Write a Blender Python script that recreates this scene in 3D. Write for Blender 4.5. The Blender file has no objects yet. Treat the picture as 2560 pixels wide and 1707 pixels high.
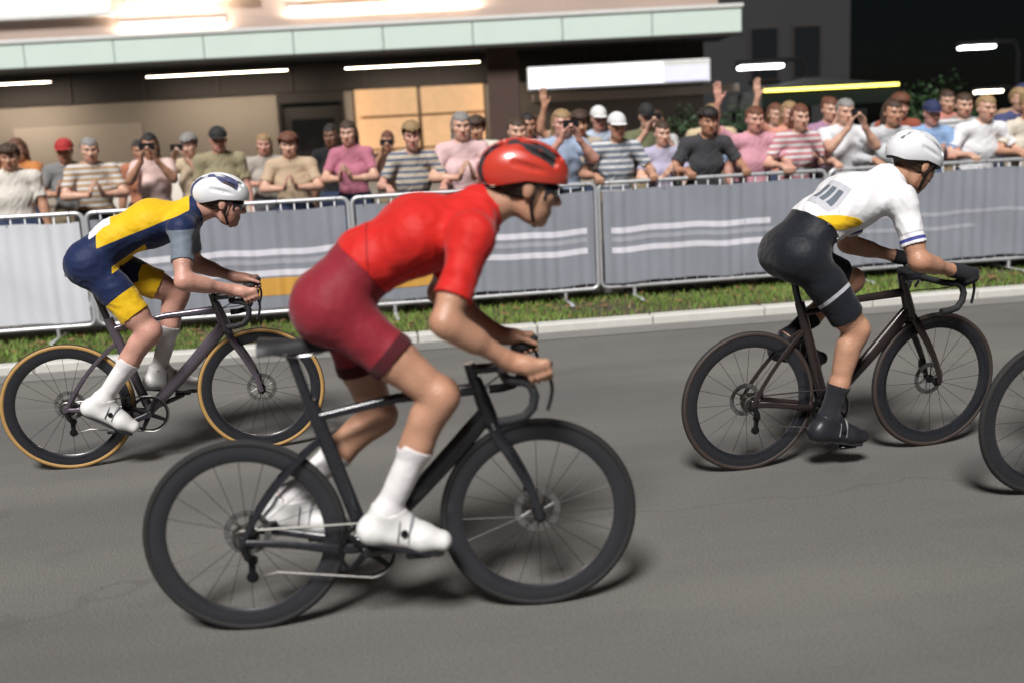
import bpy, math, random
import numpy as np
from mathutils import Matrix, Vector
random.seed(7); rng = np.random.default_rng(7)
SC = bpy.context.scene; COL = SC.collection
R = math.radians

# ------------------------------------------------------------------ camera, world, light, exposure
CAM_H, FPX = 1.6, 2600.0
YAW, PITCH, ROLL = R(8.6), R(10.95), R(2.9)
F0 = np.array([math.sin(YAW), math.cos(YAW), 0.0]); R0 = np.array([math.cos(YAW), -math.sin(YAW), 0.0]); ZZ = np.array([0, 0, 1.0])
CF = F0 * math.cos(PITCH) - ZZ * math.sin(PITCH); CU0 = F0 * math.sin(PITCH) + ZZ * math.cos(PITCH)
CR = math.cos(ROLL) * R0 - math.sin(ROLL) * CU0; CU = math.sin(ROLL) * R0 + math.cos(ROLL) * CU0
cam_d = bpy.data.cameras.new('camera'); cam = bpy.data.objects.new('camera', cam_d); COL.objects.link(cam)
cam.matrix_world = Matrix(((CR[0], CU[0], -CF[0], 0), (CR[1], CU[1], -CF[1], 0), (CR[2], CU[2], -CF[2], CAM_H), (0, 0, 0, 1)))
cam_d.sensor_width = 36; cam_d.lens = 36 * FPX / 2560; cam_d.clip_end = 2000; cam_d.clip_start = 0.05
cam_d.dof.use_dof = True; cam_d.dof.focus_distance = 5.3; cam_d.dof.aperture_fstop = 1.2
SC.camera = cam

SUN_EL, SUN_AZ = R(50), R(203)          # floodlit night race: soft, high, from behind the photographer
w = bpy.data.worlds.new('World'); SC.world = w; w.use_nodes = True
nt = w.node_tree; sky = nt.nodes.new('ShaderNodeTexSky'); sky.sky_type = 'NISHITA'; sky.sun_disc = False
sky.sun_elevation = SUN_EL; sky.sun_rotation = SUN_AZ
nt.links.new(sky.outputs[0], nt.nodes['Background'].inputs[0]); nt.nodes['Background'].inputs[1].default_value = 0.0005
sd = bpy.data.lights.new('sun', 'SUN'); sun = bpy.data.objects.new('sun', sd); COL.objects.link(sun)
sd.energy = 2.6; sd.angle = R(15); sd.color = (1.0, 0.975, 0.955)
sdir = Vector((math.sin(SUN_AZ) * math.cos(SUN_EL), math.cos(SUN_AZ) * math.cos(SUN_EL), math.sin(SUN_EL)))
sun.rotation_euler = sdir.to_track_quat('Z', 'Y').to_euler(); sun.location = (0, 0, 30)
SC.view_settings.view_transform = 'Standard'; SC.view_settings.look = 'None'; SC.view_settings.gamma = 1
SC.view_settings.exposure = 0.95; SC.view_settings.use_curve_mapping = False
SC.cycles.use_denoising = True; SC.cycles.max_bounces = 6; SC.cycles.sample_clamp_indirect = 4

def ray(px, py): return CF + CR * (px - 1280) / FPX - CU * (py - 853.5) / FPX
def ground(px, py, z=0.0):
    d = ray(px, py); return np.array([0, 0, CAM_H]) + (z - CAM_H) / d[2] * d
def at_y(px, py, y):
    d = ray(px, py); return np.array([0, 0, CAM_H]) + y / d[1] * d
def bz(px, py, dep):                      # photo pixel -> (u, z) on a facade square to the view at a depth
    d = ray(px, py); p = np.array([0, 0, CAM_H]) + dep / (d @ F0) * d
    return float(p @ R0), float(p[2])

# ------------------------------------------------------------------ materials
MATS = {}
def mat(name, col, rough=0.6, metal=0.0, var=0.12, scale=8.0, bump=0.0, bscale=60.0, emit=None, estr=0.0, spec=0.5, sss=0.0, coat=0.0, sheen=0.0, stretch=None):
    if name in MATS: return MATS[name]
    m = bpy.data.materials.new(name); m.use_nodes = True; nt = m.node_tree; N = nt.nodes; L = nt.links
    b = N['Principled BSDF']; tc = N.new('ShaderNodeTexCoord'); mp = N.new('ShaderNodeMapping'); L.new(tc.outputs['Object'], mp.inputs[0])
    if stretch: mp.inputs['Scale'].default_value = stretch
    nz = N.new('ShaderNodeTexNoise'); nz.inputs['Scale'].default_value = scale; nz.inputs['Detail'].default_value = 6; nz.inputs['Roughness'].default_value = 0.62
    L.new(mp.outputs[0], nz.inputs['Vector'])
    mx = N.new('ShaderNodeMix'); mx.data_type = 'RGBA'
    mx.inputs[6].default_value = (*[max(0, c * (1 - var)) for c in col], 1); mx.inputs[7].default_value = (*[min(1, c * (1 + var)) for c in col], 1)
    L.new(nz.outputs['Fac'], mx.inputs[0]); L.new(mx.outputs[2], b.inputs['Base Color'])
    b.inputs['Roughness'].default_value = rough; b.inputs['Metallic'].default_value = metal; b.inputs['Specular IOR Level'].default_value = spec
    if rough > 0.12:
        rr = N.new('ShaderNodeMapRange'); rr.inputs['To Min'].default_value = max(0.03, rough - 0.1); rr.inputs['To Max'].default_value = min(1, rough + 0.1)
        L.new(nz.outputs['Fac'], rr.inputs['Value']); L.new(rr.outputs[0], b.inputs['Roughness'])
    if sss: b.inputs['Subsurface Weight'].default_value = sss; b.inputs['Subsurface Radius'].default_value = (0.012, 0.005, 0.003)
    if coat: b.inputs['Coat Weight'].default_value = coat; b.inputs['Coat Roughness'].default_value = 0.08
    if sheen: b.inputs['Sheen Weight'].default_value = sheen
    if bump:
        n2 = N.new('ShaderNodeTexNoise'); n2.inputs['Scale'].default_value = bscale; n2.inputs['Detail'].default_value = 5
        L.new(mp.outputs[0], n2.inputs['Vector']); bp = N.new('ShaderNodeBump'); bp.inputs['Strength'].default_value = bump; bp.inputs['Distance'].default_value = 0.01
        L.new(n2.outputs['Fac'], bp.inputs['Height']); L.new(bp.outputs[0], b.inputs['Normal'])
    if emit: b.inputs['Emission Color'].default_value = (*emit, 1); b.inputs['Emission Strength'].default_value = estr
    MATS[name] = m; return m

def skin_mat(name, col):
    m = mat(name, col, 0.4, var=0.2, scale=16, bump=0.3, bscale=120, sss=0.08, spec=0.55)
    nt = m.node_tree; N = nt.nodes; L = nt.links
    if 'tint' not in N:
        a = N.new('ShaderNodeVertexColor'); a.name = 'tint'; a.layer_name = 'tint'
        mx = [n for n in N if n.type == 'MIX'][0]; mu = N.new('ShaderNodeMix'); mu.data_type = 'RGBA'; mu.blend_type = 'MULTIPLY'; mu.inputs[0].default_value = 1
        L.new(mx.outputs[2], mu.inputs[6]); L.new(a.outputs['Color'], mu.inputs[7]); L.new(mu.outputs[2], N['Principled BSDF'].inputs['Base Color'])
    return m
def cloth_mat(name, col, rough=0.85): return mat(name, col, rough, var=0.10, scale=14, bump=0.22, bscale=45, sheen=0.1, spec=.22)
def glass_mat(name, col=(0.9, 0.95, 0.93)):
    m = mat(name, col, 0.05, spec=0.5); b = m.node_tree.nodes['Principled BSDF']; b.inputs['Transmission Weight'].default_value = 1; b.inputs['IOR'].default_value = 1.05; return m

# ------------------------------------------------------------------ object helpers
def link(name, me, m, parent=None, smooth=False):
    o = bpy.data.objects.new(name, me); COL.objects.link(o)
    if m is not None:
        for x in (m if isinstance(m, (list, tuple)) else [m]): me.materials.append(x)
    if smooth: me.polygons.foreach_set('use_smooth', [True] * len(me.polygons))
    if parent: o.parent = parent
    return o
def tag(o, label, cat, group=None, kind=None):
    if label: o['label'] = label
    if cat: o['category'] = cat
    if group: o['group'] = group
    if kind: o['kind'] = kind
    return o
def thing(name, label, cat, loc=(0, 0, 0), rot=(0, 0, 0), group=None):
    o = bpy.data.objects.new(name, None); COL.objects.link(o); o.location = loc; o.rotation_euler = rot; o.empty_display_size = 0.2
    return tag(o, label, cat, group)
def sub(name, parent, loc=(0, 0, 0), rot=(0, 0, 0)):
    o = bpy.data.objects.new(name, None); COL.objects.link(o); o.parent = parent; o.location = loc; o.rotation_euler = rot; return o
def dup(o, parent, loc=None, rot=None):
    c = o.copy(); COL.objects.link(c); c.parent = parent
    if loc is not None: c.location = loc
    if rot is not None: c.rotation_euler = rot
    return c
def unit(v): v = np.asarray(v, float); return v / (np.linalg.norm(v) + 1e-12)

class MB:
    def __init__(s): s.v = []; s.f = []; s.mi = []; s.m = 0
    def add(s, vs, fs):
        o = len(s.v); s.v += [tuple(map(float, p)) for p in vs]; s.f += [tuple(i + o for i in f) for f in fs]; s.mi += [s.m] * len(fs)
    def box(s, c, d, rot=None):
        x, y, z = [k / 2 for k in d]
        p = np.array([(-x, -y, -z), (x, -y, -z), (x, y, -z), (-x, y, -z), (-x, -y, z), (x, -y, z), (x, y, z), (-x, y, z)])
        if rot is not None: p = p @ np.array(rot).T
        s.add(p + np.array(c), [(0, 3, 2, 1), (4, 5, 6, 7), (0, 1, 5, 4), (1, 2, 6, 5), (2, 3, 7, 6), (3, 0, 4, 7)]); return s
    def span(s, a, b): a = np.array(a, float); b = np.array(b, float); return s.box((a + b) / 2, np.abs(b - a))
    def bbox(s, c, d, r):                               # box with chamfered edges
        x, y, z = [k / 2 for k in d]; r = min(r, x * .9, y * .9, z * .9)
        V = []; 
        for sx in (-1, 1):
            for sy in (-1, 1):
                for sz in (-1, 1):
                    V += [(sx * x, sy * (y - r), sz * (z - r)), (sx * (x - r), sy * y, sz * (z - r)), (sx * (x - r), sy * (y - r), sz * z)]
        import bmesh
        bm = bmesh.new()
        for p in V: bm.verts.new(np.array(p) + np.array(c))
        bmesh.ops.convex_hull(bm, input=bm.verts); bm.verts.ensure_lookup_table(); bm.verts.index_update()
        s.add([q.co[:] for q in bm.verts], [tuple(q.index for q in f.verts) for f in bm.faces]); bm.free(); return s
    def tube(s, path, rad, n=10, lat=None, closed=False, caps=True):
        P = np.array(path, float); k = len(P)
        rad = [rad] * k if np.isscalar(rad) else list(rad)
        if closed: T = np.roll(P, -1, 0) - np.roll(P, 1, 0)
        else: T = np.gradient(P, axis=0)
        T = np.array([unit(t) for t in T]); u = None; V = []
        for i in range(k):
            t = T[i]
            if lat is not None: u = unit(np.array(lat) - t * (np.array(lat) @ t))
            elif u is None: u = unit(np.cross(t, (0, 0, 1) if abs(t[2]) < .9 else (1, 0, 0)))
            else: u = unit(u - t * (u @ t))
            v = np.cross(t, u); r = rad[i]; ru, rv = (r if isinstance(r, tuple) else (r, r))
            for j in range(n):
                a = 2 * math.pi * j / n; V.append(P[i] + u * ru * math.cos(a) + v * rv * math.sin(a))
        fs = []
        for i in range(k if closed else k - 1):
            i2 = (i + 1) % k
            for j in range(n): fs.append((i * n + j, i * n + (j + 1) % n, i2 * n + (j + 1) % n, i2 * n + j))
        if caps and not closed: fs += [tuple(range(n))[::-1], tuple((k - 1) * n + j for j in range(n))]
        s.add(V, fs); return s
    def lathe(s, prof, n=32, c=(0, 0, 0), axis='y', closed=False):     # profile (radius, along axis)
        k = len(prof); V = []
        for j in range(n):
            a = 2 * math.pi * j / n; ca, sa = math.cos(a), math.sin(a)
            for r, h in prof:
                q = (r * ca, h, r * sa) if axis == 'y' else ((r * ca, r * sa, h) if axis == 'z' else (h, r * ca, r * sa)); V.append(np.array(q) + c)
        fs = []
        for j in range(n):
            j2 = (j + 1) % n
            for i in range(k if closed else k - 1): i2 = (i + 1) % k; fs.append((j * k + i, j * k + i2, j2 * k + i2, j2 * k + i))
        s.add(V, fs); return s
    def mesh(s, name):
        me = bpy.data.meshes.new(name); me.from_pydata(s.v, [], s.f)
        if any(s.mi): me.polygons.foreach_set('material_index', s.mi)
        import bmesh
        bm = bmesh.new(); bm.from_mesh(me); bmesh.ops.recalc_face_normals(bm, faces=bm.faces); bm.to_mesh(me); bm.free(); me.update(); return me
    def obj(s, name, m, parent=None, smooth=False):
        o = link(name, s.mesh(name), m, parent)
        if smooth:
            o.data.polygons.foreach_set('use_smooth', [True] * len(o.data.polygons))
            try: o.data.set_sharp_from_angle(angle=R(40))
            except Exception: pass
        return o

def bez(p0, p1, p2, p3, n=10):
    p0, p1, p2, p3 = map(lambda q: np.array(q, float), (p0, p1, p2, p3)); t = np.linspace(0, 1, n)[:, None]
    return (1 - t) ** 3 * p0 + 3 * (1 - t) ** 2 * t * p1 + 3 * (1 - t) * t * t * p2 + t ** 3 * p3

# ------------------------------------------------------------------ implicit bodies
class Prim:
    def __init__(s, kind, a, b=None, ra=0, rb=0, tag='', k=0.03, lat=None, ss=1.0, M=None, rad=None, cut=False):
        s.kind = kind; s.a = np.array(a, float); s.b = None if b is None else np.array(b, float); s.ra = ra; s.rb = rb; s.tag = tag; s.k = k
        s.lat = None if lat is None else unit(lat); s.ss = ss; s.M = M; s.rad = None if rad is None else np.array(rad, float); s.cut = cut
    def bounds(s):
        if s.kind == 'c':
            r = max(s.ra, s.rb) * max(1, s.ss); return np.minimum(s.a, s.b) - r, np.maximum(s.a, s.b) + r
        r = s.rad.max(); return s.a - r, s.a + r
    def d(s, p):
        if p.dtype == np.float32 and s.a.dtype != np.float32:
            for k in ('a', 'b', 'lat', 'M', 'rad'):
                if getattr(s, k) is not None: setattr(s, k, np.asarray(getattr(s, k), np.float32))
        if s.kind == 'c':
            ab = s.b - s.a; q = p - s.a; t = np.clip((q @ ab) / (ab @ ab + 1e-12), 0, 1); q = q - t[..., None] * ab
            r = s.ra + (s.rb - s.ra) * t
            if s.lat is not None and s.ss != 1:
                l = q @ s.lat; n2 = (q * q).sum(-1) - l * l + (l / s.ss) ** 2
                return np.sqrt(np.maximum(n2, 0)) - r
            return np.sqrt((q * q).sum(-1)) - r
        q = (p - s.a) @ s.M.T if s.M is not None else p - s.a
        k0 = np.sqrt(((q / s.rad) ** 2).sum(-1)); k1 = np.sqrt(((q / s.rad ** 2) ** 2).sum(-1)) + 1e-9
        return k0 * (k0 - 1) / k1
def cap(a, b, ra, rb, tag, k=0.03, lat=None, ss=1.0, cut=False): return Prim('c', a, b, ra, rb, tag, k, lat, ss, cut=cut)
def ell(c, rad, M, tag, k=0.03, cut=False): return Prim('e', c, None, 0, 0, tag, k, None, 1, np.array(M), rad, cut)

def field(prims, h, margin):
    lo = np.min([p.bounds()[0] for p in prims if not p.cut], 0) - margin - 3 * h; hi = np.max([p.bounds()[1] for p in prims if not p.cut], 0) + margin + 3 * h
    dim = np.ceil((hi - lo) / h).astype(int) + 1; D = np.full(dim, 1.0, np.float32)
    ax = [(lo[i] + h * np.arange(dim[i])).astype(np.float32) for i in range(3)]
    for p in prims:
        a, b = p.bounds(); m = margin + p.k + 2 * h
        i0 = np.maximum(np.floor((a - m - lo) / h).astype(int), 0); i1 = np.minimum(np.ceil((b + m - lo) / h).astype(int) + 1, dim)
        if (i1 <= i0).any(): continue
        sl = tuple(slice(i0[i], i1[i]) for i in range(3))
        P = np.stack(np.meshgrid(*[ax[i][sl[i]] for i in range(3)], indexing='ij'), -1)
        d = p.d(P); e = D[sl]; k = p.k
        if p.cut:
            d = -d; hh = np.maximum(k - np.abs(d - e), 0) / k; D[sl] = np.maximum(e, d) + hh * hh * k * .25
        else:
            hh = np.maximum(k - np.abs(d - e), 0) / k; D[sl] = np.minimum(e, d) - hh * hh * k * .25
    return D, lo
def nets(D, lo, h, level=0.0):
    D = D - level; n = np.array(D.shape); cd = n - 1
    Q = []; CI = []; CP = []; fl = lambda i: (i[:, 0] * cd[1] + i[:, 1]) * cd[2] + i[:, 2]
    for ax in range(3):
        s0 = [slice(None)] * 3; s1 = [slice(None)] * 3; s0[ax] = slice(0, -1); s1[ax] = slice(1, None)
        v0 = D[tuple(s0)]; v1 = D[tuple(s1)]; idx = np.argwhere((v0 < 0) != (v1 < 0)); o1, o2 = (ax + 1) % 3, (ax + 2) % 3
        ok = (idx[:, o1] > 0) & (idx[:, o2] > 0) & (idx[:, o1] < cd[o1]) & (idx[:, o2] < cd[o2]); idx = idx[ok]
        a = v0[tuple(idx.T)]; b = v1[tuple(idx.T)]; pos = idx.astype(float); pos[:, ax] += a / (a - b)
        cells = []
        for d1, d2 in ((0, 0), (1, 0), (1, 1), (0, 1)):
            c = idx.copy(); c[:, o1] -= d1; c[:, o2] -= d2; f = fl(c); cells.append(f); CI.append(f); CP.append(pos)
        q = np.stack(cells, 1); flip = a < 0; q[~flip] = q[~flip][:, ::-1]; Q.append(q[:, ::-1] if False else q)
    Q = np.concatenate(Q); CI = np.concatenate(CI); CP = np.concatenate(CP); used = np.unique(Q); remap = np.full(cd.prod(), -1); remap[used] = np.arange(len(used)); ci = remap[CI]
    cnt = np.bincount(ci, minlength=len(used)); V = np.stack([np.bincount(ci, CP[:, i], len(used)) for i in range(3)], 1) / cnt[:, None] * h + lo; return V, remap[Q]
def vnormals(V, Fq):
    N = np.zeros_like(V); a = V[Fq[:, 0]]; n = np.cross(V[Fq[:, 2]] - a, V[Fq[:, -1]] - V[Fq[:, 1]]) if Fq.shape[1] == 4 else np.cross(V[Fq[:, 1]] - a, V[Fq[:, 2]] - a)
    N = np.stack([sum(np.bincount(Fq[:, i], n[:, j], len(V)) for i in range(Fq.shape[1])) for j in range(3)], 1)
    return N / (np.linalg.norm(N, axis=1)[:, None] + 1e-12)
def relax(V, Fq, it=1, lam=0.5):
    for _ in range(it):
        S = np.zeros_like(V); c = np.zeros(len(V))
        for i in range(4):
            for j in (1, 3): S += np.stack([np.bincount(Fq[:, i], V[Fq[:, (i + j) % 4], q], len(V)) for q in range(3)], 1); c += np.bincount(Fq[:, i], minlength=len(V))
        V = V + lam * (S / np.maximum(c, 1)[:, None] - V)
    return V
def tri(Fq): return np.concatenate([Fq[:, [0, 1, 2]], Fq[:, [0, 2, 3]]])
def clip(V, T, f):                                     # keep f < 0, cut triangles along f = 0
    ins = f < 0; c = ins[T].sum(1); keep = T[c == 3].tolist(); V = V.tolist(); cache = {}
    def mid(i, j):
        key = (min(i, j), max(i, j))
        if key not in cache:
            t = f[i] / (f[i] - f[j]); p = [V[i][q] + t * (V[j][q] - V[i][q]) for q in range(3)]; V.append(p); cache[key] = len(V) - 1
        return cache[key]
    for t in T[(c == 1) | (c == 2)]:
        t = list(map(int, t))
        if ins[t].sum() == 1:
            while not ins[t[0]]: t = t[1:] + t[:1]
            keep.append([t[0], mid(t[0], t[1]), mid(t[0], t[2])])
        else:
            while ins[t[0]]: t = t[1:] + t[:1]
            a, b = mid(t[0], t[1]), mid(t[0], t[2]); keep += [[a, t[1], t[2]], [a, t[2], b]]
    K = np.array(keep, int)
    if len(K) == 0: return np.zeros((0, 3)), np.zeros((0, 3), int)
    u = np.unique(K); rm = np.full(len(V), -1); rm[u] = np.arange(len(u)); return np.array(V)[u], rm[K]
def rim(V, T, th):                                     # turn the open border inward so the sheet shows an edge
    e = np.concatenate([T[:, [0, 1]], T[:, [1, 2]], T[:, [2, 0]]]); key = np.sort(e, 1); key = key[:, 0] * len(V) + key[:, 1]
    u, inv, ct = np.unique(key, return_inverse=True, return_counts=True); be = e[ct[inv] == 1]
    if len(be) == 0: return V, T
    N = vnormals(V, T); bv = np.unique(be); mp = np.full(len(V), -1); mp[bv] = np.arange(len(bv)) + len(V)
    V2 = np.concatenate([V, V[bv] - N[bv] * th]); a, b = be[:, 0], be[:, 1]
    return V2, np.concatenate([T, np.stack([b, a, mp[a]], 1), np.stack([b, mp[a], mp[b]], 1)])
def fold(V, seed, freq, n=7):
    r = np.random.default_rng(seed); s = 0
    for _ in range(n): d = r.normal(size=3); d *= freq * r.uniform(.5, 1.6) / np.linalg.norm(d); s = s + np.sin(V @ d + r.uniform(0, 6.3) + 1.5 * np.sin(V @ np.roll(d, 1) * .6))
    return s / n
def np_mesh(name, V, Fc):
    me = bpy.data.meshes.new(name); V = np.asarray(V, np.float32); Fc = np.asarray(Fc, np.int32); k = Fc.shape[1]
    me.vertices.add(len(V)); me.vertices.foreach_set('co', V.ravel()); me.loops.add(Fc.size); me.loops.foreach_set('vertex_index', Fc.ravel())
    me.polygons.add(len(Fc)); me.polygons.foreach_set('loop_start', np.arange(0, Fc.size, k, dtype=np.int32)); me.polygons.foreach_set('loop_total', np.full(len(Fc), k, np.int32))
    me.update(calc_edges=True); me.validate(); me.polygons.foreach_set('use_smooth', [True] * len(me.polygons)); return me
def nearest(prims, V, tags):                           # region function: < 0 where the named tags are the nearest
    di = np.full(len(V), 9.0); de = np.full(len(V), 9.0)
    for p in prims:
        if p.cut: continue
        d = p.d(V)
        if p.tag in tags: di = np.minimum(di, d)
        else: de = np.minimum(de, d)
    return di - de
NETC = {}; SHEET = {}
def garment(name, prims, D, lo, h, tags, off, seed, fr=30, amp=0.003, th=None, extra=None):
    key = (id(D), off)
    if key not in NETC:
        NETC.clear(); V, Q = nets(D, lo, h, off); V = relax(V, Q, 1); NETC[key] = (V, tri(Q), D)
    V, T, _ = NETC[key]; f = nearest(prims, V, tags)
    if extra is not None: f = np.maximum(f, extra(V))
    V, T = clip(V, T, f)
    N = vnormals(V, T); V = V + N * (fold(V, seed, fr) * amp + (.35 - np.abs(fold(V, seed + 1, fr * 1.9, 5))) * amp * 1.3 + fold(V, seed + 2, fr * 4.5) * amp * .25)[:, None]
    SHEET[name] = (V, T)
    V, T = rim(V, T, th or off + 0.004); return np_mesh(name, V, T), V, T

def zoned(name, zones, th):                             # sheet cut along smooth colour borders, pieces welded back together
    import bmesh
    V, T = SHEET[name]; left = [(V, T)]; out = []
    for f, idx in zones:
        nl = []
        for v, t in left:
            g = f(v); a = clip(v, t, g); b = clip(v, t, -g)
            if len(a[1]): out.append((a[0], a[1], idx))
            if len(b[1]): nl.append(b)
        left = nl
    out += [(v, t, 0) for v, t in left]; VV, TT, MI, k = [], [], [], 0
    for v, t, i in out: VV.append(v); TT.append(t + k); MI.append(np.full(len(t), i)); k += len(v)
    me = np_mesh(name, np.concatenate(VV), np.concatenate(TT)); MI = np.concatenate(MI)
    if len(MI) == len(me.polygons): me.polygons.foreach_set('material_index', MI.astype(np.int32))
    bm = bmesh.new(); bm.from_mesh(me); bmesh.ops.remove_doubles(bm, verts=bm.verts, dist=2e-6); be = [e for e in bm.edges if e.is_boundary]
    r = bmesh.ops.extrude_edge_only(bm, edges=be); nv = [q for q in r['geom'] if isinstance(q, bmesh.types.BMVert)]; bm.normal_update()
    for q in nv:
        n = [e.other_vert(q) for e in q.link_edges if e.other_vert(q) not in nv]; q.co -= (n[0].normal if n else q.normal) * th
    for fc in bm.faces: fc.smooth = True
    bm.to_mesh(me); bm.free(); return me

def frame3(fwd, up):
    f = unit(fwd); l = unit(np.cross(up, f)); return f, l, np.cross(f, l)       # forward, left, up
def ik(a, b, l1, l2, pole):
    a, b = np.array(a, float), np.array(b, float); v = b - a; d = min(np.linalg.norm(v), l1 + l2 - 1e-3); u = unit(v)
    x = (l1 * l1 - l2 * l2 + d * d) / (2 * d); hgt = math.sqrt(max(l1 * l1 - x * x, 0)); p = np.array(pole, float); p = unit(p - u * (p @ u)); return a + u * x + p * hgt

def head_prims(c, fwd, up, sc=1.0):
    f, l, u = frame3(fwd, up); M = np.array([f, l, u]); S = lambda x, y, z: c + sc * (f * x + l * y + u * z)
    E = lambda x, y, z, r, k=.02, cut=False: ell(S(x, y, z), np.array(r) * sc, M, 'head', k, cut)
    P = [E(-.008, 0, .03, (.098, .077, .09)), E(.028, 0, -.045, (.062, .057, .07), .03), E(.062, 0, -.098, (.024, .026, .02), .025), E(.03, .04, -.06, (.04, .02, .045), .03), E(.03, -.04, -.06, (.04, .02, .045), .03)]
    P += [E(.076, .032, .003, (.02, .017, .012), .012, True), E(.076, -.032, .003, (.02, .017, .012), .012, True)]
    P += [E(.072, .0, .028, (.02, .05, .011), .02), cap(S(.085, 0, .008), S(.108, 0, -.028), .008 * sc, .013 * sc, 'head', .012), cap(S(.094, .011, -.032), S(.094, -.011, -.032), .009 * sc, .009 * sc, 'head', .008)]
    P += [cap(S(.083, .018, -.062), S(.083, -.018, -.062), .009 * sc, .009 * sc, 'head', .008), cap(S(.08, .015, -.074), S(.08, -.015, -.074), .010 * sc, .010 * sc, 'head', .008)]
    P += [E(-.005, .078, -.005, (.02, .009, .032), .006), E(-.005, -.078, -.005, (.02, .009, .032), .006), E(.055, .045, -.015, (.028, .02, .018), .025), E(.055, -.045, -.015, (.028, .02, .018), .025)]
    return P, (f, l, u, S)
def face_tint(V, S, sc=1.0):
    T = np.ones((len(V), 4)); P = lambda a, b, r: cap(S(*a), S(*b), r * sc, r * sc, '').d(V)
    lip = np.minimum(P((.09, .016, -.063), (.09, -.016, -.063), .011), P((.088, .013, -.075), (.088, -.013, -.075), .011)); T[lip < 0, :3] *= (.85, .55, .55)
    for s in (1, -1):
        br = P((.09, s * .018, .026), (.075, s * .05, .026), .009); T[br < 0, :3] *= (.35, .3, .28)
        ck = P((.075, s * .04, -.02), (.075, s * .045, -.035), .02); T[ck < 0, :3] *= (1.0, .88, .86)
    return T
def skin_tone(V, J, T, seed):
    for a, r, c in [(J[k + s], R_, C_) for s in 'lr' for k, R_, C_ in (('k', .075, (1.02, .84, .80)), ('e', .06, (1.0, .84, .80)), ('w', .07, (1.0, .9, .87)))]:
        w = np.clip(1 - np.linalg.norm(V - a, axis=1) / r, 0, 1)[:, None]; T[:, :3] *= 1 - w * (1 - np.array(c))
    n = fold(V, seed, 38); n2 = fold(V, seed + 1, 120); T[:, :3] *= (1 + .09 * n[:, None] * np.array([.7, 1, 1]) + .05 * n2[:, None]); return np.clip(T, 0, 1.2)
def grip(c, h, o, u, wrist, tagname='hand', Rg=.029, pitch=.0205):     # hand closed round a bar: h along it, o outward (knuckle side), u up
    h, o, u = unit(h), unit(o), unit(u); P = []; pt = lambda s, a, r: c + h * s + r * (math.cos(a) * u + math.sin(a) * o)
    kn = [pt(.031 - pitch * i, R(48), Rg + .006) for i in range(4)]
    for i in range(4):
        r0 = (.0096, .0098, .0096, .0085)[i]; ex = (0, 8, 4, -14)[i]
        pts = [kn[i]] + [pt(.031 - pitch * i, R(a), Rg) for a in (108 + ex * .3, 166 + ex * .6, 222 + ex)]
        for j in range(3): P.append(cap(pts[j], pts[j + 1], r0 * (1 - .08 * j), r0 * (1 - .08 * (j + 1)), tagname, .005))
    mid = (kn[1] + kn[2]) / 2; pal = mid * .55 + wrist * .45
    for q in kn: P.append(cap(wrist * .8 + q * .2, q, .019, .0115, tagname, .015))
    P.append(cap(wrist, pal, .027, .027, tagname, .02))
    b = pt(-.02, R(-5), Rg + .006); t1 = pt(.012, R(-50), Rg); t2 = pt(.036, R(-95), Rg - .002)
    P += [cap(wrist * .5 + b * .5, b, .017, .014, tagname, .015), cap(b, t1, .0125, .0108, tagname, .008), cap(t1, t2, .0105, .0088, tagname, .006)]
    return P
def relaxed(wrist, d, pn, side, tagname='hand', curl=12):             # d: hand direction, pn: palm normal, side: toward the thumb
    d, pn, side = unit(d), unit(pn), unit(side); P = [cap(wrist, wrist + d * .075, .024, .03, tagname, .02, pn, .62)]
    for i in range(4):
        p = wrist + d * .085 + side * (.03 - .0205 * i); L = (.04, .045, .042, .032)[i]; r = .0095 - .0006 * (i == 3); a = R(curl); dd = d
        P.append(cap(wrist + d * .03 + side * (.018 - .012 * i), p, .014, .0115, tagname, .012))
        for j in range(3):
            dd = unit(dd * math.cos(a) + pn * math.sin(a)); q = p + dd * L * (1 - .22 * j); P.append(cap(p, q, r * (1 - .06 * j), r * (1 - .06 * (j + 1)), tagname, .005)); p = q; a = R(curl * 1.5) if j == 0 else R(curl)
    t0 = wrist + d * .02 + side * .028; t1 = t0 + unit(d + side * .9 + pn * .4) * .042; t2 = t1 + unit(d * 1.2 + side * .25 + pn * .5) * .034
    P += [cap(wrist, t0, .018, .015, tagname, .015), cap(t0, t1, .0135, .0115, tagname, .008), cap(t1, t2, .011, .009, tagname, .006)]; return P

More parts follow.
